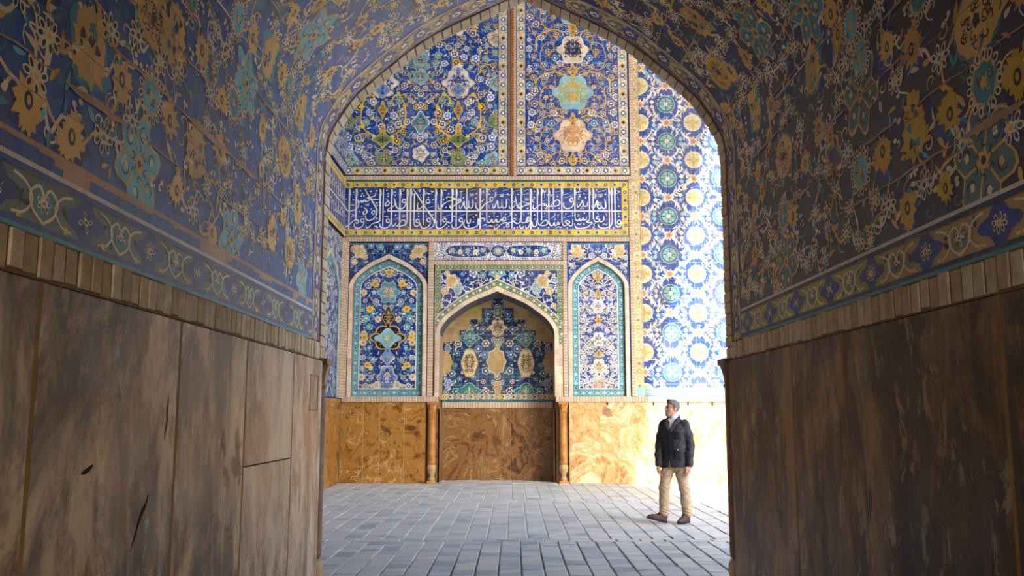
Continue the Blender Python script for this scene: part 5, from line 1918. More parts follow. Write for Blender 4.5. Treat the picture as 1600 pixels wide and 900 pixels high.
for side in (-1, 1):
    rng = random.Random(60 + side)
    P = Pat()
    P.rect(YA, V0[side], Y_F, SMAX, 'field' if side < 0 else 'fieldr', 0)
    taken, todo = [], []
    for kind, lst in SPOTS[side].items():
        for (y, v) in lst:
            todo.append((kind, y, v, RAD[kind][0]))
            taken.append((y, v, RAD[kind][1]))
    bb = (0.6, V0[side] + .04, Y_F - .03, SMAX)
    for kind, n, sc in (('lobes', 7, .9), ('scrib', 8, .9), ('blob', 10, .85), ('oval', 16, .95), ('star', 90, .8), ('ros', 240, .82)):
        r0 = RAD[kind][1] * sc
        new = scatter(rng, bb, r0, n, lambda x, y: y < SMAX - .02, taken, 12)
        for (y, v) in new:
            todo.append((kind, y, v, RAD[kind][0] * sc * rng.uniform(.85, 1.1)))
            taken.append((y, v, r0))
    A = np.asarray([(q[1], q[2]) for q in todo])
    done = set()
    for i in range(len(A)):
        d = np.hypot(A[:, 0] - A[i, 0], A[:, 1] - A[i, 1])
        for j in np.argsort(d)[1:4]:
            if (j, i) in done or d[j] > .7:
                continue
            done.add((i, j))
            vine(P, tuple(A[i]), tuple(A[j]), rng, rng.choice(('ochre', 'ochre', 'bone')), .014)
    # small sprigs in the gaps
    for (y, v) in scatter(rng, bb, .024, 1500, lambda x, y: True, [(a, b, c * .6) for a, b, c in taken], 8):
        q = rng.random()
        if q < .5:
            P.leaf(y, v, rng.uniform(.04, .10), rng.uniform(.010, .020), rng.uniform(0, 6.28), rng.choice(('ochre', 'ochre', 'bone', 'teal', 'cyan', 'gold')), 2, rng.uniform(-.6, .6))
        elif q < .75:
            for m in range(3):
                P.blob(y + rng.uniform(-.03, .03), v + rng.uniform(-.025, .025), .017, .013, 'bone', 3, 0, 0, 0, 8)
                P.blob(y, v, .012, .009, 'dark', 4, 0, 0, 0, 6)
        else:
            P.ribbon([(y + 1.3 * a, v + b) for a, b in spiral(0, 0, rng.uniform(.03, .06), .9, rng.uniform(0, 6), 10)], .009, rng.choice(('ochre', 'bone', 'teal')), 2, .4)
    for kind, y, v, r in todo:
        mus = side > 0 and v < 3.0 and y < 4.6 and rng.random() < .55
        col = 'mustard' if mus else rng.choice(('ochre', 'ochre', 'gold'))
        if kind == 'ros':
            m_ros(P, y, v, r, rng, inner='dark' if rng.random() < .7 else 'blue')
        elif kind == 'star':
            m_star(P, y, v, r, rng, col)
        elif kind == 'scrib':
            m_scrib(P, y, v, r, rng, col)
        elif kind == 'blob':
            m_bouquet(P, y, v, r, rng, col)
        elif kind == 'lobes':
            m_lobes(P, y, v, r, rng, 'mustard' if mus else 'ochre', 'cyan' if side < 0 else ('seagrey' if v < 3.6 else 'teal'))
        else:
            m_oval(P, y, v, r, rng, 'mustard' if mus and rng.random() < .5 else 'bone')
    # mortar smeared along the courses of tiles
    vv = V0[side] + TUN_TILE
    while vv < SMAX - .1:
        y = 0.5
        while y < Y_F:
            L = rng.uniform(.25, .9)
            w = rng.choice((.006, .010, .016, .026))
            if rng.random() < .75:
                pts = [(min(Y_F, y + L * i / 7), vv + rng.uniform(-.006, .006)) for i in range(8)]
                P.ribbon(pts, w * (1.3 if vv < 3.2 else .8), 'mortar', 8, .8)
            y += L
        vv += TUN_TILE
    P.clipped(rect_pts(YA, V0[side], Y_F, SMAX))
    parts = split_pat(P)
    # border that follows the mouth of the arch
    E = Pat()
    E.rect(Y_F, 2.12, 6.985, SMAX, 'tan', 1)
    for a, b in ((Y_F, Y_F + .012), (Y_F + .022, Y_F + .034), (6.945, 6.955), (6.97, 6.985)):
        E.rect(a, 2.12, b, SMAX, 'line' if a != Y_F + .022 else 'white', 3)
    v = 2.25
    k = 0
    ym = (Y_F + 6.985) / 2
    while v < SMAX - .05:
        if k % 2 == 0:
            E.blob(ym, v, .075, .085, 'blue', 3, 5, .2, 1.57, 18)
            E.blob(ym, v, .035, .04, 'bone', 4, 6, .2)
            E.blob(ym, v, .015, .018, 'dark', 5)
        else:
            E.blob(ym, v, .05, .05, 'greygreen', 3, 6, .2)
            E.blob(ym, v, .026, .026, 'bone', 4, 6, .2)
        for s in (1, -1):
            E.ribbon(curve([(ym, v - .17), (ym + s * .09, v - .1), (ym + s * .075, v), (ym + s * .02, v + .07), (ym + s * .06, v + .11)], 4), .012, 'bone' if k % 2 else 'line', 2)
            E.leaf(ym + s * .08, v + .05, .06, .014, 1.2 * s + rng.uniform(-.4, .4), rng.choice(('blue', 'ochre', 'dark')), 3)
            E.leaf(ym + s * .06, v - .08, .06, .014, -1.2 * s + rng.uniform(-.4, .4), rng.choice(('line', 'ochre', 'mustard')), 3)
        v += .165
        k += 1
    eparts = split_pat(E)
    wall_items[side] = [(side, 0, parts[0] + eparts[0])]
    for k in range(1, len(SB) - 1):
        vault_items.append((side, k, parts[k] + eparts[k]))
struct(build_vault(vault_items, 'ceiling'))

M_CORE = plain_mat('slab_bedding', (176, 134, 72), .85, .4, 6)
for side, nm in ((-1, 'wall_left'), (1, 'wall_right')):
    mb = MB()
    xa, xb = sorted((TCX + side * (THW + .10), TCX + side * (THW + .6)))
    mb.box(xa, YA, 0, xb, YT - .61, 3.7)
    for yj in ((2.84, 4.07, 5.11, 6.21) if side < 0 else (5.54, 4.67, 3.15)):
        xj = sorted((TCX + side * (THW + .0005), TCX + side * (THW + .11)))
        mb.box(xj[0], yj - .012, 0, xj[1], yj + .012, 1.974)
    mb.box(min(TCX + side * (THW + .03), xa if side > 0 else xb), YA, 2.34, max(TCX + side * (THW + .03), xa if side > 0 else xb), YT - .61, 3.6)
    o = struct(mb.build(nm, M_CORE))
    build_vault(wall_items[side], 'tile_facing', o)
mb = MB()  # unseen rear wall, its opening made to let fill light in
mb.box(TCX - THW - .6, YA - .4, 0, TCX - 1.25, YA, 5.2)
mb.box(TCX + 1.25, YA - .4, 0, TCX + THW + .6, YA, 5.2)
mb.box(TCX - 1.25, YA - .4, 3.4, TCX + 1.25, YA, 5.2)
struct(mb.build('wall_rear', M_PLASTER))

# ---- bricks round the mouth, and the soldier course over the slabs
BR = [plain_mat('passage_brick_a', (228, 202, 164), .8, .3, 14), plain_mat('passage_brick_b', (212, 182, 142), .8, .3, 14), plain_mat('passage_brick_c', (238, 216, 182), .8, .3, 14)]
rng = random.Random(77)


def vault_brick(mb, side, y0, y1, v0, v1, h, m):
    f0, f1 = at_s(side, v0), at_s(side, v1)
    a = [f0(y0, v0, -.04), f0(y1, v0, -.04), f0(y1, v0, h), f0(y0, v0, h)]
    b = [f1(y0, v1, -.04), f1(y1, v1, -.04), f1(y1, v1, h), f1(y0, v1, h)]
    mb.prism(a, b, m)


mb = MB()
for side in (-1, 1):
    v = 1.99
    while v < SMAX - .02:
        L = .088
        vault_brick(mb, side, 6.988, YT, v + .004, min(SMAX, v + L - .004), .012 + rng.uniform(-.003, .004), rng.choice((0, 0, 1, 2)))
        v += L
    for k in range(len(SB) - 1):                                # bedding behind the bricks
        a, b = max(SB[k], 1.98), SB[k + 1]
        if b > a:
            f = facet(side, k)
            mb.prism([f(6.985, a, -.1), f(YT - .002, a, -.1), f(YT - .002, a, .004), f(6.985, a, .004)],
                     [f(6.985, b, -.1), f(YT - .002, b, -.1), f(YT - .002, b, .004), f(6.985, b, .004)], 3)
struct(mb.build('trim_14', BR + [plain_mat('brick_bedding', (120, 92, 66), .9)], bevel=.005))
for side, nm in ((-1, 'trim_15'), (1, 'trim_16')):
    mb = MB()
    y = YA
    while y < 6.98:
        L = .086 * rng.uniform(.93, 1.07)
        h = .010 + rng.uniform(-.004, .004)
        vault_brick(mb, side, y + .007, min(6.985, y + L - .006), 1.985 + rng.uniform(-.006, .006), 2.108 + rng.uniform(-.006, .004), h, rng.choice((0, 0, 1, 1, 2)))
        y += L
    vault_brick(mb, side, YA, 6.985, 1.974, 2.113, .004, 3)
    struct(mb.build(nm, BR + [plain_mat('course_bedding', (150, 118, 84), .9)], bevel=.003))

# ---- tile friezes between the bricks and the field
for side in (-1, 1):
    rng = random.Random(80 + side)
    P = Pat()
    top = V0[side]
    P.rect(YA, 2.113, Y_F, top, 'greygreen' if side < 0 else 'tan', 0)
    if side > 0:
        P.rect(4.1, 2.113, Y_F, 2.32, 'olive', 1)
    else:
        P.rect(YA, 2.113, Y_F, 2.32, 'greygreen', 1)
    for a, b, c in ((2.113, 2.128, 'teal'), (2.128, 2.148, 'line' if side < 0 else 'navy'), (2.295, 2.318, 'line' if side < 0 else 'navy'), (2.318, 2.335, 'white')):
        P.rect(YA, a, Y_F, b, c, 5)
    if side < 0:
        P.rect(YA, 2.335, Y_F, top, 'mortar', 4)
        for _ in range(60):
            y = rng.uniform(0, Y_F)
            P.rect(y, 2.335, min(Y_F, y + rng.uniform(.1, .5)), rng.uniform(2.35, 2.39), 'field', 5)
    zc, hh = 2.221, .066
    y = 6.52
    k = 0
    while y > 0.4:
        # blue palmette
        P.blob(y, zc, .125, hh, 'blue', 3, 4, .22, 0, 24)
        P.jag(y, zc + .01, .09, hh * 1.05, 'blue', 3, 5, .6, rng, 1.57)
        m_ros(P, y, zc, .036, rng, 1.5, 'dark')
        for s in (1, -1):
            P.ribbon(curve([(y + s * .10, zc + .06), (y + s * .17, zc + .045), (y + s * .215, zc), (y + s * .17, zc - .05), (y + s * .1, zc - .06)], 5), .010, 'bone', 4)
            P.ribbon(curve([(y + s * .285, zc - .065), (y + s * .22, zc - .03), (y + s * .2, zc + .02), (y + s * .25, zc + .05), (y + s * .28, zc + .02), (y + s * .25, zc - .005)], 5), .011, 'bone', 4)
            P.leaf(y + s * .13, zc - .045, .07, .014, -1.2 if s > 0 else -2.0, 'mustard' if rng.random() < .7 else 'ochre', 4)
            P.leaf(y + s * .16, zc + .02, .05, .012, rng.uniform(0, 6), 'dark', 3)
            P.leaf(y + s * .2, zc - .02, .05, .012, rng.uniform(0, 6), rng.choice(('dark', 'teal')), 3)
        yy = y - .285
        P.blob(yy, zc, .085, hh * .95, 'greygreen' if side < 0 else ('tan' if yy < 4.1 else 'olive'), 2, 6, .06)
        P.blob(yy, zc, .06, .045, 'teal' if side < 0 else 'greygreen', 3, 6, .1)
        m_ros(P, yy, zc, .032, rng, 1.4, 'dark')
        y -= .57
        k += 1
    P.clipped(rect_pts(YA, 2.113, Y_F, top))
    fr_o = build_vault([(side, 0, P.p)], 'tile_frieze')
    tag(fr_o, 'narrow blue and grey-green tile frieze with scrolls, over the bricks of the left passage wall' if side < 0
        else 'narrow olive tile frieze with blue palmettes, over the bricks of the right passage wall', 'tile frieze')

# ---- old stone slabs of the passage walls
M_SL = slab_mat('brown_wall_stone', [(92, 60, 26), (134, 96, 50), (166, 126, 80), (194, 158, 114), (216, 182, 138)], .42, (56, 34, 10), .82)
M_SLN = slab_mat('lit_wall_stone', [(150, 112, 80), (190, 152, 116), (212, 178, 142), (226, 198, 166)], .42, (130, 100, 76), .35)  # same stone, lighter palette paints in the light near the mouth
M_SR = slab_mat('shaded_wall_stone', [(84, 56, 20), (118, 84, 36), (146, 108, 54), (170, 132, 76)], .42, (38, 24, 6), .75)  # same stone, darker palette paints in the shade of the right wall


def pslab(side, y0, y1, z0, z1, label, mat):
    x = TCX + side * THW
    xa, xb = sorted((x, x + side * .095))
    o = thing('stone_slab', label, 'stone slab', (x, (y0 + y1) / 2, z0), 'brown stone slabs along the passage walls')
    mb = MB()
    mb.box(xa, y0 + (.013 if y0 > 2 else .0), z0, xb, y1 - .013, z1)
    mb.build('face', mat, o, bevel=.002)
    return o


LB = 'of the left passage wall'
sl = [(-3.2, 0.2, M_SL, None), (0.2, 1.5, M_SL, None), (1.5, 2.84, M_SL, 'dark stone slab ' + LB + ', at the left edge of the photo'),
      (2.84, 4.07, M_SL, 'broad dark stained stone slab ' + LB + ' with a dark slanting crack'), (4.07, 5.11, M_SL, 'mid brown stone slab ' + LB + ' with ragged pale patches'),
      (6.21, 7.15, M_SLN, 'palest stone slab ' + LB + ', at its lit far end')]
for y0, y1, m, lab in sl:
    if lab:
        pslab(-1, y0, y1, 0.0, 1.972, lab, m)
def on_left(o, name, polys, mat, lift=.0009):
    mb = MB()
    for pts in polys:
        mb.face([(TCX - THW + lift, y, z) for y, z in pts])
    mb.build(name, mat, o)


def stroke(pts, w):
    q = Pat()
    q.ribbon(curve(pts, 5), w, 'x', 0, .9)
    return [p[0] for p in q.p]


for o in [q for q in SC.objects if q.get('label', '').endswith('slanting crack')]:
    on_left(o, 'crack', stroke([(3.80, 1.225), (3.77, 1.18), (3.74, 1.157), (3.70, 1.10), (3.645, 1.015)], .022)
            + stroke([(3.965, 1.64), (3.95, 1.57), (3.955, 1.52), (3.93, 1.44)], .016) + stroke([(3.28, 1.372), (3.24, 1.355), (3.19, 1.345)], .02),
            plain_mat('dark_crack', (24, 18, 14), .9))  # dark ribbons drawn as the cracks
for o in [q for q in SC.objects if q.get('label', '').endswith('ragged pale patches')]:
    r_ = random.Random(5)
    q = Pat()
    for y, z, a, b in ((4.98, 1.40, .05, .10), (4.93, 1.29, .07, .05), (5.02, 1.27, .05, .12), (4.80, 1.24, .08, .04), (4.74, 1.42, .04, .06), (4.68, 1.02, .10, .03), (4.90, .93, .09, .03)):
        q.jag(y, z, a, b, 'x', 0, 9, .5, r_, r_.uniform(-.5, .5))
        q.jag(y + .03, z - .05, a * .6, b * .8, 'x', 0, 8, .5, r_, r_.uniform(-.5, .5))
    mb = MB()
    for i, (pts, c, l) in enumerate(q.p):
        mb.face([(TCX - THW + .0008 + .0001 * i, y, z) for y, z in pts])
    mb.build('pale_patch', plain_mat('bare_pale_stone', (192, 158, 118), .7, .4, 20), o)
for o in [q for q in SC.objects if q.get('label', '').endswith('lit far end')]:
    mb = MB()
    for y0, z0, y1, z1 in ((6.72, 1.58, 7.0, 1.592), (6.72, 1.84, 7.0, 1.852), (6.72, 1.592, 6.735, 1.84), (6.985, 1.592, 7.0, 1.84)):
        mb.box(TCX - THW + .0002, y0, z0, TCX - THW + .003, y1, z1)
    mb.build('carved_frame', plain_mat('rust_stone_line', (176, 116, 80), .7), o)
pslab(-1, 5.11, 6.21, 1.262, 1.972, 'upper half of the split tan stone slab ' + LB, M_SLN)
pslab(-1, 5.11, 6.21, 0.0, 1.255, 'lower half of the split tan stone slab ' + LB, M_SLN)
RB = 'of the right passage wall'
for y0, y1, lab in ((5.54, 7.15, 'reddish brown stone slab ' + RB + ', next to the hall'), (4.67, 5.54, 'narrow brown stone slab ' + RB + ' between two pale joints'),
                    (3.15, 4.67, 'broad very dark stone slab ' + RB), (1.5, 3.15, 'dark stone slab ' + RB + ', cut by the right edge of the photo')):
    pslab(1, y0, y1, 0.0, 1.972, lab, M_SR)
for side in (-1, 1):                                            # the rest of the footing, out of the picture
    mb = MB()
    xa, xb = sorted((TCX + side * THW, TCX + side * (THW + .095)))
    mb.box(xa, YA, 0, xb, 1.5, 1.972)
    struct(mb.build('baseboard_left' if side < 0 else 'baseboard_right', M_SL if side < 0 else M_SR))
# jamb columns on the hall side of the mouth
M_JC = plain_mat('jamb_column_stone', (150, 112, 78), .5, .45, 5, .4, (104, 74, 48))
for side, lab in ((-1, 'brown stone jamb column on the hall side of the left passage wall'), (1, 'brown stone jamb column on the hall side of the right passage wall')):
    column(TCX + side * (THW + .085), YT + .13, lab, M_JC, 2.0)

# ------------------------------------------------------------------ the man: continuous surfaces grown from joined volumes
MAN = Vector((2.33, 13.24, 0.0))


class Vol:
    """distance field on a grid; shapes melt into each other, the skin is extracted at the end"""

    def __init__(s, lo, hi, h):
        s.lo, s.h = np.array(lo, float), h
        s.n = np.ceil((np.array(hi) - s.lo) / h).astype(int) + 1
        s.d = np.full(s.n, 0.09, dtype=np.float32)

    def win(s, a, b, pad):
        i0 = np.maximum(0, np.floor((np.minimum(a, b) - pad - s.lo) / s.h).astype(int))
        i1 = np.minimum(s.n, np.ceil((np.maximum(a, b) + pad - s.lo) / s.h).astype(int) + 1)
        sl = tuple(slice(int(p), int(q)) for p, q in zip(i0, i1))
        ax = [(s.lo[k] + s.h * np.arange(int(i0[k]), int(i1[k]))).astype(np.float32) for k in range(3)]
        X, Y, Z = np.meshgrid(*ax, indexing='ij')
        return sl, X, Y, Z

    def put(s, sl, d, k, cut=False):
        o = s.d[sl]
        if cut:
            s.d[sl] = np.maximum(o, -d)
            return
        if k <= 0:
            s.d[sl] = np.minimum(o, d)
        else:
            t = np.clip(.5 + .5 * (o - d) / k, 0, 1)
            s.d[sl] = o + (d - o) * t - k * t * (1 - t)

    def cone(s, a, b, r0, r1, k=.02, cut=False):
        a, b = np.array(a, float), np.array(b, float)
        sl, X, Y, Z = s.win(a, b, max(r0, r1) + .07)
        v = b - a
        L = float(v @ v) + 1e-12
        t = np.clip(((X - a[0]) * v[0] + (Y - a[1]) * v[1] + (Z - a[2]) * v[2]) / L, 0, 1)
        d = np.sqrt((X - a[0] - t * v[0]) ** 2 + (Y - a[1] - t * v[1]) ** 2 + (Z - a[2] - t * v[2]) ** 2) - (r0 + (r1 - r0) * t)
        s.put(sl, d, k, cut)

    def chain(s, pts, rs, k=.02):
        for i in range(len(pts) - 1):
            s.cone(pts[i], pts[i + 1], rs[i], rs[i + 1], k)

    def ell(s, c, r, M=None, k=.02, cut=False):
        c = np.array(c, float)
        R = max(r)
        sl, X, Y, Z = s.win(c - R, c + R, .07)
        X, Y, Z = X - c[0], Y - c[1], Z - c[2]
        if M is not None:
            X, Y, Z = (M[0][0] * X + M[0][1] * Y + M[0][2] * Z, M[1][0] * X + M[1][1] * Y + M[1][2] * Z, M[2][0] * X + M[2][1] * Y + M[2][2] * Z)
        k0 = np.sqrt((X / r[0]) ** 2 + (Y / r[1]) ** 2 + (Z / r[2]) ** 2)
        k1 = np.sqrt((X / r[0] ** 2) ** 2 + (Y / r[1] ** 2) ** 2 + (Z / r[2] ** 2) ** 2) + 1e-9
        s.put(sl, k0 * (k0 - 1) / k1, k, cut)

    def field(s, a, b, fn, k=.02, cut=False):
        sl, X, Y, Z = s.win(np.array(a, float), np.array(b, float), 0.0)
        s.put(sl, fn(X, Y, Z).astype(np.float32), k, cut)

    def warp(s, fn):
        ax = [(s.lo[k] + s.h * np.arange(s.n[k])).astype(np.float32) for k in range(3)]
        X, Y, Z = np.meshgrid(*ax, indexing='ij')
        s.d += fn(X, Y, Z).astype(np.float32)

    def skin(s):
        d = s.d
        ins = d < 0
        nx, ny, nz = d.shape
        cnt = np.zeros((nx - 1, ny - 1, nz - 1), dtype=np.int8)
        C = [(i, j, k) for i in (0, 1) for j in (0, 1) for k in (0, 1)]
        for i, j, k in C:
            cnt += ins[i:nx - 1 + i, j:ny - 1 + j, k:nz - 1 + k]
        cells = np.argwhere((cnt > 0) & (cnt < 8))
        vid = np.full(cnt.shape, -1, dtype=np.int32)
        vid[tuple(cells.T)] = np.arange(len(cells))
        val = {c: d[cells[:, 0] + c[0], cells[:, 1] + c[1], cells[:, 2] + c[2]] for c in C}
        acc = np.zeros((len(cells), 3))
        num = np.zeros(len(cells))
        for a in C:
            for ax in range(3):
                if a[ax] == 0:
                    b = list(a)
                    b[ax] = 1
                    b = tuple(b)
                    va, vb = val[a], val[b]
                    m = (va < 0) != (vb < 0)
                    t = np.where(m, va / np.where(m, va - vb, 1), 0)
                    for q in range(3):
                        acc[:, q] += np.where(m, a[q] + (t if q == ax else 0), 0)
                    num += m
        V = (cells + acc / num[:, None]) * s.h + s.lo
        F = []
        for ax in range(3):
            o1, o2 = [q for q in range(3) if q != ax]
            sl0 = [slice(None)] * 3
            sl1 = [slice(None)] * 3
            sl0[ax], sl1[ax] = slice(0, -1), slice(1, None)
            A, B = ins[tuple(sl0)], ins[tuple(sl1)]
            E = np.argwhere(A != B)
            E = E[(E[:, o1] > 0) & (E[:, o2] > 0) & (E[:, o1] < d.shape[o1] - 1) & (E[:, o2] < d.shape[o2] - 1)]
            q = []
            for da, db in ((0, 0), (1, 0), (1, 1), (0, 1)):
                c = E.copy()
                c[:, o1] -= da
                c[:, o2] -= db
                q.append(vid[tuple(c.T)])
            q = np.stack(q, 1)
            flip = A[tuple(E.T)]
            if ax == 1:
                flip = ~flip
            q[~flip] = q[~flip][:, ::-1]
            F.append(q)
        return V, np.concatenate(F)

    def mesh(s, name, mats, parent, matfn=None):
        V, F = s.skin()
        me = bpy.data.meshes.new(name)
        me.from_pydata(V.tolist(), [], F.tolist())
        for m in (mats if isinstance(mats, list) else [mats]):
            me.materials.append(m)
        if matfn is not None:
            cen = V[F].mean(1)
            me.polygons.foreach_set('material_index', matfn(cen).astype(np.int32))
        me.polygons.foreach_set('use_smooth', [True] * len(F))
        me.update()
        o = bpy.data.objects.new(name, me)
        return link(o, parent)


def soft_mat(name, c, rough=.8, c2=None, scale=60, bmp=.3, spec=.2):
    return plain_mat(name, c, rough, .25, scale, spec, c2, 0, bmp)


man = thing('person', 'grey-haired man in a dark jacket and beige trousers strolling across the paving, looking up', 'person', MAN)
fwd, lft = np.array([-.6, -.8, 0]), np.array([.8, -.6, 0])
UPV = np.array([0, 0, 1.0])


def tf(a, b, z, c=(.035, 0)):
    """torso frame: a to his left, b forward"""
    return np.array([c[0], c[1], 0]) + lft * a + fwd * b + UPV * z


J = dict(shL=tf(.165, -.01, 1.415), shR=tf(-.165, -.01, 1.415), elL=(.252, -.085, 1.10), elR=(-.165, .10, 1.10), wrL=(.222, -.155, .845), wrR=(-.20, .02, .845),
         hipL=(.095, -.05, .90), hipR=(-.035, .05, .90), knL=(.165, -.005, .49), knR=(-.125, .015, .50), anL=(.205, .06, .115), anR=(-.135, .02, .125), neck=(.035, .012, 1.49))
J = {k: np.array(v, float) for k, v in J.items()}
# head frame
hf = np.array([-.90, -.40, .12])
hf /= np.linalg.norm(hf)
hl = np.cross(UPV, hf)
hl /= np.linalg.norm(hl)
hu = np.cross(hf, hl)
HC = np.array([.012, -.005, 1.635])
HM = [hl, hf, hu]


def hp(a, b, z):
    return HC + hl * a + hf * b + hu * z


B = Vol((-.46, -.34, 0.0), (.42, .28, 1.80), .0042)
# torso, legs
B.chain([tf(0, 0, .92), tf(0, .005, 1.10), tf(0, .01, 1.30), tf(0, -.005, 1.42)], [.105, .095, .098, .085], .03)
for q in ('L', 'R'):
    B.cone(tf(0, 0, 1.41), J['sh' + q], .08, .05, .04)
    B.chain([J['sh' + q], J['el' + q], J['wr' + q]], [.05, .04, .028], .02)
    B.chain([J['hip' + q], J['kn' + q], J['an' + q]], [.082, .055, .038], .03)
    toe = J['an' + q] + (np.array([-.10, -.115, -.075]) if q == 'L' else np.array([-.20, -.03, -.03]))
    B.cone(J['an' + q] - UPV * .05, toe, .032, .024, .02)
B.cone(tf(0, -.01, 1.40), HC - hu * .05 - hf * .015, .062, .056, .03)
# head
B.ell(hp(0, -.012, .035), (.074, .096, .092), HM, .02)
B.ell(hp(0, .030, -.040), (.058, .070, .082), HM, .03)
B.cone(hp(-.02, .068, -.098), hp(.02, .068, -.098), .019, .019, .02)
B.cone(hp(0, .094, .026), hp(0, .117, -.022), .008, .0135, .010)
for s_ in (1, -1):
    B.ell(hp(s_ * .012, .106, -.026), (.009, .011, .008), HM, .008)
    B.cone(hp(s_ * .012, .090, .035), hp(s_ * .045, .070, .036), .009, .008, .012)
    B.ell(hp(s_ * .042, .062, -.022), (.022, .022, .018), HM, .02)
    B.ell(hp(s_ * .031, .100, .014), (.016, .013, .010), HM, 0, True)
    B.ell(hp(s_ * .077, -.008, .002), (.009, .021, .033), [hl, (hf * .95 + hu * .25), hu * .95 - hf * .25], .008)
B.cone(hp(-.020, .092, -.058), hp(.020, .092, -.058), .0075, .0075, .006)
B.cone(hp(-.016, .092, -.069), hp(.016, .092, -.069), .008, .008, .005)
B.cone(hp(-.024, .106, -.0635), hp(.024, .106, -.0635), .0035, .0035, 0, True)


def hand(V, wr, down, palm, thumbdir, L=1.0):
    """down: along the hand, palm: the way the palm looks, thumbdir: towards the thumb"""
    d, p, t = [np.array(x, float) / np.linalg.norm(x) for x in (down, palm, thumbdir)]
    V.chain([wr, wr + d * .03], [.026, .026], .015)
    for i, q in enumerate((-.030, -.010, .011, .031)):          # little finger ... index
        k0 = wr + d * .025 + t * q * .6
        k1 = wr + d * (.088 - .006 * abs(i - 2)) + t * q
        V.cone(k0, k1, .018, .0135, .012)
        ln = (.030, .040, .044, .038)[i]
        a = k1 + (d * .93 + p * .36) * ln
        b = a + (d * .70 + p * .71) * ln * .62
        c = b + (d * .35 + p * .93) * ln * .5
        V.chain([k1, a, b, c], [.0105, .0092, .0086, .0075], .004)
    a = wr + d * .045 + t * .034 + p * .012
    b = a + (d * .62 + t * .55 + p * .45) * .036
    c = b + (d * .86 + t * .05 + p * .5) * .028
    V.chain([wr + d * .02 + t * .012, a, b, c], [.020, .0135, .0105, .009], .006)


hand(B, J['wrL'] - UPV * .012, (-.10, -.22, -1), (-.75, .35, -.1), (-.5, -.85, 0))
hand(B, J['wrR'] - UPV * .012, (-.05, -.20, -1), (.75, -.35, -.1), (-.6, -.75, 0))
M_SKIN = plain_mat('skin', (206, 152, 124), .5, .1, 30, .35, (190, 130, 104), 0, .05)
B.mesh('body', M_SKIN, man)

# eyes, hair, stubble, glasses
for s_ in (1, -1):
    E = MB()
    c = hp(s_ * .031, .083, .014)
    n = 10
    for i in range(n // 2 + 1):
        for k in range(n):
            a, b = math.pi * i / (n // 2), TAU * k / n
            E.v.append(tuple(c + (hf * math.cos(a) + hl * math.sin(a) * math.cos(b) + hu * math.sin(a) * math.sin(b)) * .0115))
    for i in range(n // 2):
        for k in range(n):
            k2 = (k + 1) % n
            E.f.append((i * n + k, i * n + k2, (i + 1) * n + k2, (i + 1) * n + k))
            E.m.append(1 if i == 0 else 0)
    E.v = [tuple(np.array(q) + np.array(MAN)) for q in E.v]
    E.build('eye', [plain_mat('eye_white', (225, 220, 214), .3), plain_mat('iris', (50, 36, 28), .2)], man, smooth=True)
H = Vol((-.16, -.16, 1.50), (.20, .16, 1.80), .0042)
H.ell(hp(0, -.016, .040), (.085, .107, .101), HM, .01)
H.ell(hp(.01, .055, .112), (.055, .045, .026), HM, .02)
bx = np.array([-.14, -.06, -.015, .015, .04, .07, .12])
bz = np.array([-.085, -.075, -.035, .005, .055, .083, .098])


def hairline(X, Y, Z):
    q = (X - HC[0], Y - HC[1], Z - HC[2])
    b = hf[0] * q[0] + hf[1] * q[1] + hf[2] * q[2]
    z = hu[0] * q[0] + hu[1] * q[1] + hu[2] * q[2]
    return -(np.interp(b, bx, bz) - z) * .75


H.field((-.16, -.16, 1.50), (.20, .16, 1.80), hairline, 0, True)
H.warp(lambda X, Y, Z: .0022 * np.sin(95 * X + 60 * Z) * np.sin(80 * Y - 70 * Z) + .0012 * np.sin(210 * Z + 120 * X))
H.mesh('hair', soft_mat('grey_hair', (128, 128, 130), .6, (66, 66, 70), 70, .5), man)
H = Vol((-.16, -.16, 1.48), (.16, .14, 1.66), .0042)
H.ell(hp(0, .029, -.043), (.0595, .0725, .084), HM, .02)
H.cone(hp(-.02, .068, -.098), hp(.02, .068, -.098), .021, .021, .02)
sx = np.array([-.05, .0, .04, .08, .12])
sz = np.array([.0, -.012, -.045, -.052, -.040])


def stubble(X, Y, Z):
    q = (X - HC[0], Y - HC[1], Z - HC[2])
    a = hl[0] * q[0] + hl[1] * q[1] + hl[2] * q[2]
    b = hf[0] * q[0] + hf[1] * q[1] + hf[2] * q[2]
    z = hu[0] * q[0] + hu[1] * q[1] + hu[2] * q[2]
    mouth = np.sqrt((a / .026) ** 2 + ((z + .064) / .013) ** 2 + ((b - .10) / .05) ** 2) - 1
    return np.minimum(np.minimum(-(z - np.interp(b, sx, sz)) * .8, mouth * .02), b * .7 + .012)


ax_ = [(H.lo[k] + H.h * np.arange(H.n[k])).astype(np.float32) for k in range(3)]
H.d = np.maximum(H.d, -stubble(*np.meshgrid(*ax_, indexing='ij'))).astype(np.float32)
H.mesh('stubble_beard', soft_mat('grey_stubble', (176, 146, 130), .75, (138, 116, 106), 90, .4), man)


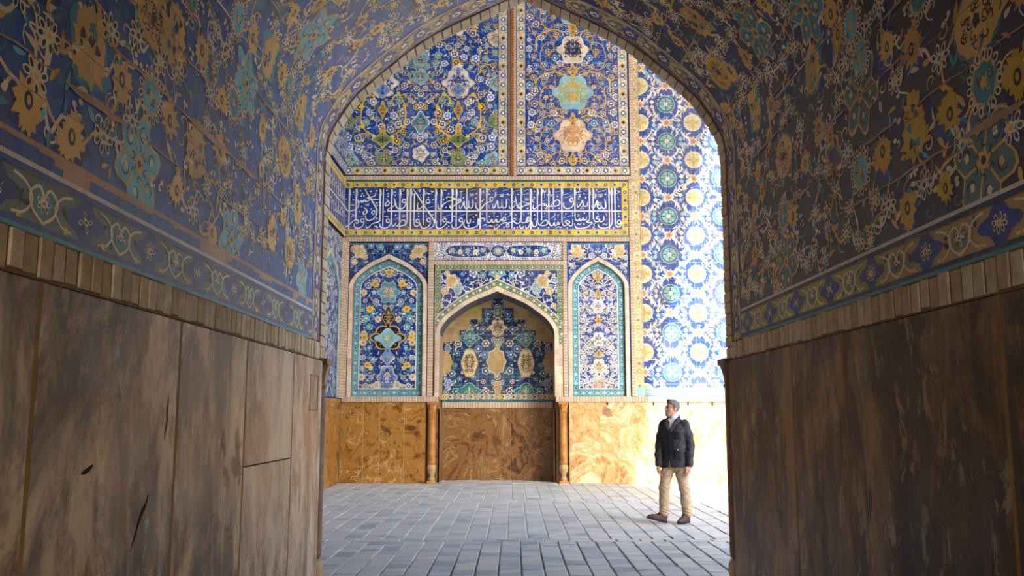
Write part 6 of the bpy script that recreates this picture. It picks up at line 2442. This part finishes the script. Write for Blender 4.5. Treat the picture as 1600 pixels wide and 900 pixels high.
def tube(mb, pts, r, n=6, m=0):
    pts = [np.array(p, float) for p in pts]
    base = len(mb.v)
    for i, p in enumerate(pts):
        t = pts[min(i + 1, len(pts) - 1)] - pts[max(i - 1, 0)]
        t /= np.linalg.norm(t) + 1e-9
        u = np.cross(t, [.3, .2, .93])
        u /= np.linalg.norm(u) + 1e-9
        w = np.cross(t, u)
        for k in range(n):
            a = TAU * k / n
            mb.v.append(tuple(p + np.array(MAN) + (u * math.cos(a) + w * math.sin(a)) * r))
    for i in range(len(pts) - 1):
        for k in range(n):
            k2 = (k + 1) % n
            mb.f.append((base + i * n + k, base + i * n + k2, base + (i + 1) * n + k2, base + (i + 1) * n + k))
            mb.m.append(m)
    mb.f.append(tuple(base + k for k in range(n)))
    mb.f.append(tuple(base + (len(pts) - 1) * n + k for k in range(n - 1, -1, -1)))
    mb.m += [m, m]


G = MB()
for s_ in (1, -1):
    ring = [hp(s_ * .033 + .022 * math.cos(a), .109 - .010 * abs(.033 * s_ + .022 * math.cos(a)) / .055, .012 + .018 * math.sin(a)) for a in [TAU * k / 14 for k in range(15)]]
    tube(G, ring, .0026)
    tube(G, [hp(s_ * .055, .099, .018), hp(s_ * .074, .05, .018), hp(s_ * .084, -.005, .020), hp(s_ * .084, -.025, .006)], .0026)
tube(G, [hp(-.012, .111, .016), hp(0, .114, .020), hp(.012, .111, .016)], .0024)
G.build('glasses', plain_mat('spectacle_frame', (84, 56, 36), .35, .2, 20, .5), man, smooth=True)

# shirt
S = Vol((-.25, -.30, 1.02), (.34, .26, 1.62), .0055)
S.chain([tf(0, .015, 1.08), tf(0, .02, 1.30), tf(0, .0, 1.42)], [.100, .110, .094], .03)
S.cone(tf(0, -.008, 1.44), tf(0, .0, 1.515), .075, .069, .02)
for s_ in (1, -1):                                              # collar points
    S.chain([tf(s_ * .012, .085, 1.425), tf(s_ * .045, .062, 1.475), tf(s_ * .066, .0, 1.520), tf(s_ * .03, -.062, 1.530), tf(0, -.068, 1.532)], [.012, .017, .014, .012, .012], .008)
S.mesh('shirt', soft_mat('white_shirt', (232, 234, 242), .7, (206, 210, 224), 30, .2), man)

# jacket
K = Vol((-.36, -.36, .74), (.44, .34, 1.60), .0055)
zz_ = np.array([.78, .84, .95, 1.08, 1.20, 1.32, 1.40, 1.45, 1.49, 1.53])
Wz = np.array([.202, .200, .192, .186, .194, .202, .178, .135, .092, .06])
Dz = np.array([.142, .142, .136, .134, .142, .144, .122, .104, .090, .07])


def torso(X, Y, Z):
    cx = .022 + (Z - .78) * .022
    a = (X - cx) * lft[0] + Y * lft[1]
    b = (X - cx) * fwd[0] + Y * fwd[1]
    W, D = np.interp(Z, zz_, Wz), np.interp(Z, zz_, Dz)
    e = (np.abs(a / W) ** 2.3 + np.abs((b + .005) / D) ** 2.3) ** (1 / 2.3)
    d = (e - 1) * np.minimum(W, D)
    hem = .80 + .010 * np.sin(6 * a + 1) - .012 * (b > .05)
    return np.maximum(d, np.maximum(hem - Z, Z - 1.50))


K.field((-.36, -.36, .74), (.44, .34, 1.60), torso, 0)
for q in ('L', 'R'):
    wr = J['wr' + q]
    mid = (J['el' + q] + wr) / 2 + fwd * .012
    K.chain([J['sh' + q] + UPV * .002, (J['sh' + q] * .5 + J['el' + q] * .5) + lft * (.008 if q == 'L' else -.008), J['el' + q], mid, wr], [.070, .070, .064, .060, .052], .022)
for s_ in (1, -1):                                              # collar and lapels
    K.chain([tf(s_ * .012, .150, 1.315), tf(s_ * .060, .125, 1.40), tf(s_ * .086, .065, 1.475), tf(s_ * .082, -.01, 1.515), tf(s_ * .045, -.070, 1.530), tf(0, -.082, 1.532)], [.012, .020, .020, .018, .018, .018], .012)
# open neck, and the parting of the two fronts below the last button
K.field((-.30, -.36, 1.20), (.34, .20, 1.60), lambda X, Y, Z: np.maximum(np.abs((X - .035) * lft[0] + Y * lft[1]) - np.clip((Z - 1.32) * .42, -.02, .075), np.maximum(-((X - .035) * fwd[0] + Y * fwd[1] - .02), 1.30 - Z)) - .001, 0, True)
K.field((-.34, -.36, .74), (.34, .20, 1.02), lambda X, Y, Z: np.maximum(np.abs((X - .022) * lft[0] + Y * lft[1] + .012) - np.clip((.93 - Z) * .22, -.02, .03), -((X - .022) * fwd[0] + Y * fwd[1] - .075)), 0, True)
# neck opening behind the collar
K.cone(tf(0, -.005, 1.47), tf(0, .0, 1.60), .070, .073, 0, True)


def creases(X, Y, Z):
    a = (X - .03) * lft[0] + Y * lft[1]
    b = (X - .03) * fwd[0] + Y * fwd[1]
    el = np.exp(-((Z - 1.08) / .12) ** 2) * (np.abs(a) > .17)
    el2 = np.exp(-((Z - .90) / .08) ** 2) * (np.abs(a) > .17)
    return (.0030 * el * np.sin(95 * Z + 70 * b + 30 * a + 2 * np.sin(31 * Z)) + .0022 * el2 * np.sin(120 * Z - 90 * b + 2 * np.sin(40 * Z))
            + .0035 * np.sin(16 * Z + 22 * a + 2 * np.sin(9 * Z)) * np.cos(13 * a - 7 * Z) + .0020 * np.sin(46 * Z - 30 * a + 3 * np.sin(20 * a)))


K.warp(creases)
M_JK = soft_mat('charcoal_jacket', (52, 50, 60), .62, (34, 33, 41), 26, .25, .35)
jacket = K.mesh('jacket', M_JK, man)
M_JK2 = soft_mat('charcoal_jacket_trim', (42, 40, 49), .7, (28, 27, 34), 30, .2)


def on_front(a, z, out=.0):
    """a point on the front of the jacket"""
    W, D = np.interp(z, zz_, Wz), np.interp(z, zz_, Dz)
    b = D * max(0.02, 1 - abs(a / W) ** 2.3) ** (1 / 2.3) - .005
    cx = .022 + (z - .78) * .022
    n = lft * (a / W ** 2) + fwd * (b / D ** 2)
    n /= np.linalg.norm(n)
    return np.array([cx, 0, 0]) + lft * a + fwd * b + UPV * z + n * out


def front_patch(name, a0, a1, z0, z1, t, mat, parent, droop=0.0, na=8, nz=6):
    mb = MB()
    rows = []
    for i in range(nz + 1):
        row = []
        for k in range(na + 1):
            u, w = k / na, i / nz
            edge = min(u, 1 - u, w, 1 - w)
            a = a0 + (a1 - a0) * u
            z = z0 + (z1 - z0) * w - droop * math.sin(math.pi * u) * (1 - w)
            mb.v.append(tuple(on_front(a, z, t if edge > .02 else -.004) + np.array(MAN)))
            row.append(len(mb.v) - 1)
        rows.append(row)
    for i in range(nz):
        for k in range(na):
            mb.f.append((rows[i][k], rows[i][k + 1], rows[i + 1][k + 1], rows[i + 1][k]))
            mb.m.append(0)
    return mb.build(name, mat, parent, smooth=True)


pk = front_patch('chest_pocket', .065, .155, 1.195, 1.315, .010, M_JK2, jacket)
front_patch('pocket_flap', .060, .160, 1.285, 1.330, .017, M_JK, jacket, .012)
front_patch('hip_pocket', .050, .170, .90, 1.06, .010, M_JK2, jacket)
front_patch('pocket_flap', .045, .175, 1.035, 1.085, .017, M_JK, jacket, .012)
front_patch('hip_pocket', -.165, -.065, .90, 1.06, .010, M_JK2, jacket)
front_patch('button_placket', -.028, .012, .95, 1.31, .008, M_JK2, jacket, 0, 6, 14)
for a, z, c in ((-.008, 1.27, 0), (-.008, 1.13, 0), (-.008, .99, 0), (.115, 1.052, 1), (.11, 1.30, 0)):
    mb = MB()
    p = on_front(a, z, .014)
    q = on_front(a, z, .022)
    n = (q - p) / np.linalg.norm(q - p)
    u = np.cross(n, UPV)
    u /= np.linalg.norm(u)
    w = np.cross(n, u)
    l0 = [tuple(p + np.array(MAN) + (u * math.cos(TAU * k / 12) + w * math.sin(TAU * k / 12)) * .011) for k in range(12)]
    l1 = [tuple(q + np.array(MAN) + (u * math.cos(TAU * k / 12) + w * math.sin(TAU * k / 12)) * .009) for k in range(12)]
    mb.prism(l0, l1)
    mb.build('button', plain_mat('pale_snap', (200, 200, 205), .3, .1, 10, .5, None, .6) if c else plain_mat('dark_button', (30, 30, 34), .4), jacket)

# trousers
T = Vol((-.34, -.30, .06), (.36, .30, 1.0), .0058)
T.ell((.03, 0, .92), (.165, .125, .13), [lft, fwd, UPV], .02)
T.cone((.03, 0, .93), (.03, -.01, .80), .105, .075, .04)
for q in ('L', 'R'):
    hem = J['an' + q] + UPV * (-.012 if q == 'L' else .0)
    kn = J['kn' + q]
    T.chain([J['hip' + q], (J['hip' + q] + kn) / 2 + fwd * .008, kn, (kn + hem) / 2 - fwd * .008, hem + UPV * .03], [.096, .088, .075, .073, .068], .03)


def tcrease(X, Y, Z):
    kn = np.exp(-((Z - .50) / .10) ** 2)
    an = np.exp(-((Z - .17) / .075) ** 2)
    hp_ = np.exp(-((Z - .76) / .07) ** 2)
    return (.0026 * kn * np.sin(80 * Z + 62 * X - 40 * Y + 2 * np.sin(23 * Z)) + .0042 * an * np.sin(115 * Z + 55 * X + 42 * Y + 2 * np.sin(37 * Z)) + .0045 * hp_ * np.sin(60 * Z - 70 * X + 20 * Y)
            + .0022 * np.sin(26 * Z + 45 * X) * np.sin(30 * Y - 9 * Z))


T.warp(tcrease)
hz = np.where(((T.lo[0] + T.h * np.arange(T.n[0])) > .03)[:, None, None], .088, .100)
Zg = (T.lo[2] + T.h * np.arange(T.n[2]))[None, None, :]
T.d = np.maximum(T.d, (hz - Zg)).astype(np.float32)
M_TR = soft_mat('beige_trousers', (188, 164, 138), .85, (162, 138, 112), 22, .3)
T.mesh('trousers', M_TR, man)

# walking shoes
M_UP = soft_mat('maroon_leather', (84, 52, 52), .55, (56, 34, 36), 40, .3, .35)
M_SO = soft_mat('dark_rubber_sole', (46, 46, 50), .8, (30, 30, 34), 40, .3)
for q, heel, toe, lift in (('L', (.222, .095, 0), (.045, -.115, 0), (0.0, 0.004)), ('R', (-.108, .030, 0), (-.380, -.045, 0), (0.0, .075))):
    h_, t_ = np.array(heel, float), np.array(toe, float)
    d = (t_ - h_) / np.linalg.norm(t_ - h_)
    sd = np.cross(UPV, d)
    L = np.linalg.norm(t_ - h_)

    def sp(u, s, z):
        """u along the foot 0..1, s across, z above the sole's underside"""
        return h_ + d * u * L + sd * s + UPV * (z + lift[0] + (lift[1] - lift[0]) * u ** 1.1)
    lo, hi = np.minimum(h_, t_) - .09, np.maximum(h_, t_) + np.array([.09, .09, .27])
    lo[2] = -.01
    U = Vol(lo, hi, .0045)
    U.chain([sp(.10, 0, .045), sp(.45, .004, .048), sp(.72, .006, .042), sp(.92, .002, .034)], [.037, .038, .041, .030], .02)
    an = J['an' + q]
    U.chain([sp(.12, 0, .05), an + UPV * .005 + (d * -.01)], [.040, .046], .03)
    U.chain([sp(.55, 0, .06), sp(.30, 0, .10), an + UPV * .01], [.030, .036, .042], .03)
    U.cone(an + UPV * .02, an + UPV * .10, .038, .036, 0, True)
    ax_ = [(U.lo[k] + U.h * np.arange(U.n[k])) for k in range(3)]
    X, Y, Z = np.meshgrid(*ax_, indexing='ij')
    u = ((X - h_[0]) * d[0] + (Y - h_[1]) * d[1]) / L
    gz = Z - (lift[0] + (lift[1] - lift[0]) * np.clip(u, 0, 1.2) ** 1.1)
    U.d = np.maximum(U.d, .022 - gz).astype(np.float32)
    shoe = U.mesh('shoe', M_UP, man)
    O = Vol(lo, hi, .0045)
    O.chain([sp(.06, 0, .03), sp(.45, .002, .03), sp(.72, .006, .03), sp(.95, .002, .03)], [.042, .041, .047, .034], .02)
    O.d = np.maximum(O.d, np.maximum(-.001 - gz + .002, gz - .030)).astype(np.float32)
    O.mesh('sole', M_SO, shoe)
    mb = MB()
    for uu in (.34, .42, .50, .58):
        zt = .112 - (uu - .34) * .16
        tube(mb, [sp(uu, -.024, zt - .012), sp(uu + .02, 0, zt + .006), sp(uu + .035, .024, zt - .014)], .003)
    tube(mb, [sp(.33, 0, .118), sp(.36, .03, .125), sp(.40, .045, .10)], .003)
    tube(mb, [sp(.33, 0, .118), sp(.37, -.03, .124), sp(.41, -.045, .10)], .003)
    mb.build('lace', plain_mat('dark_lace', (40, 30, 30), .8), shoe, smooth=True)
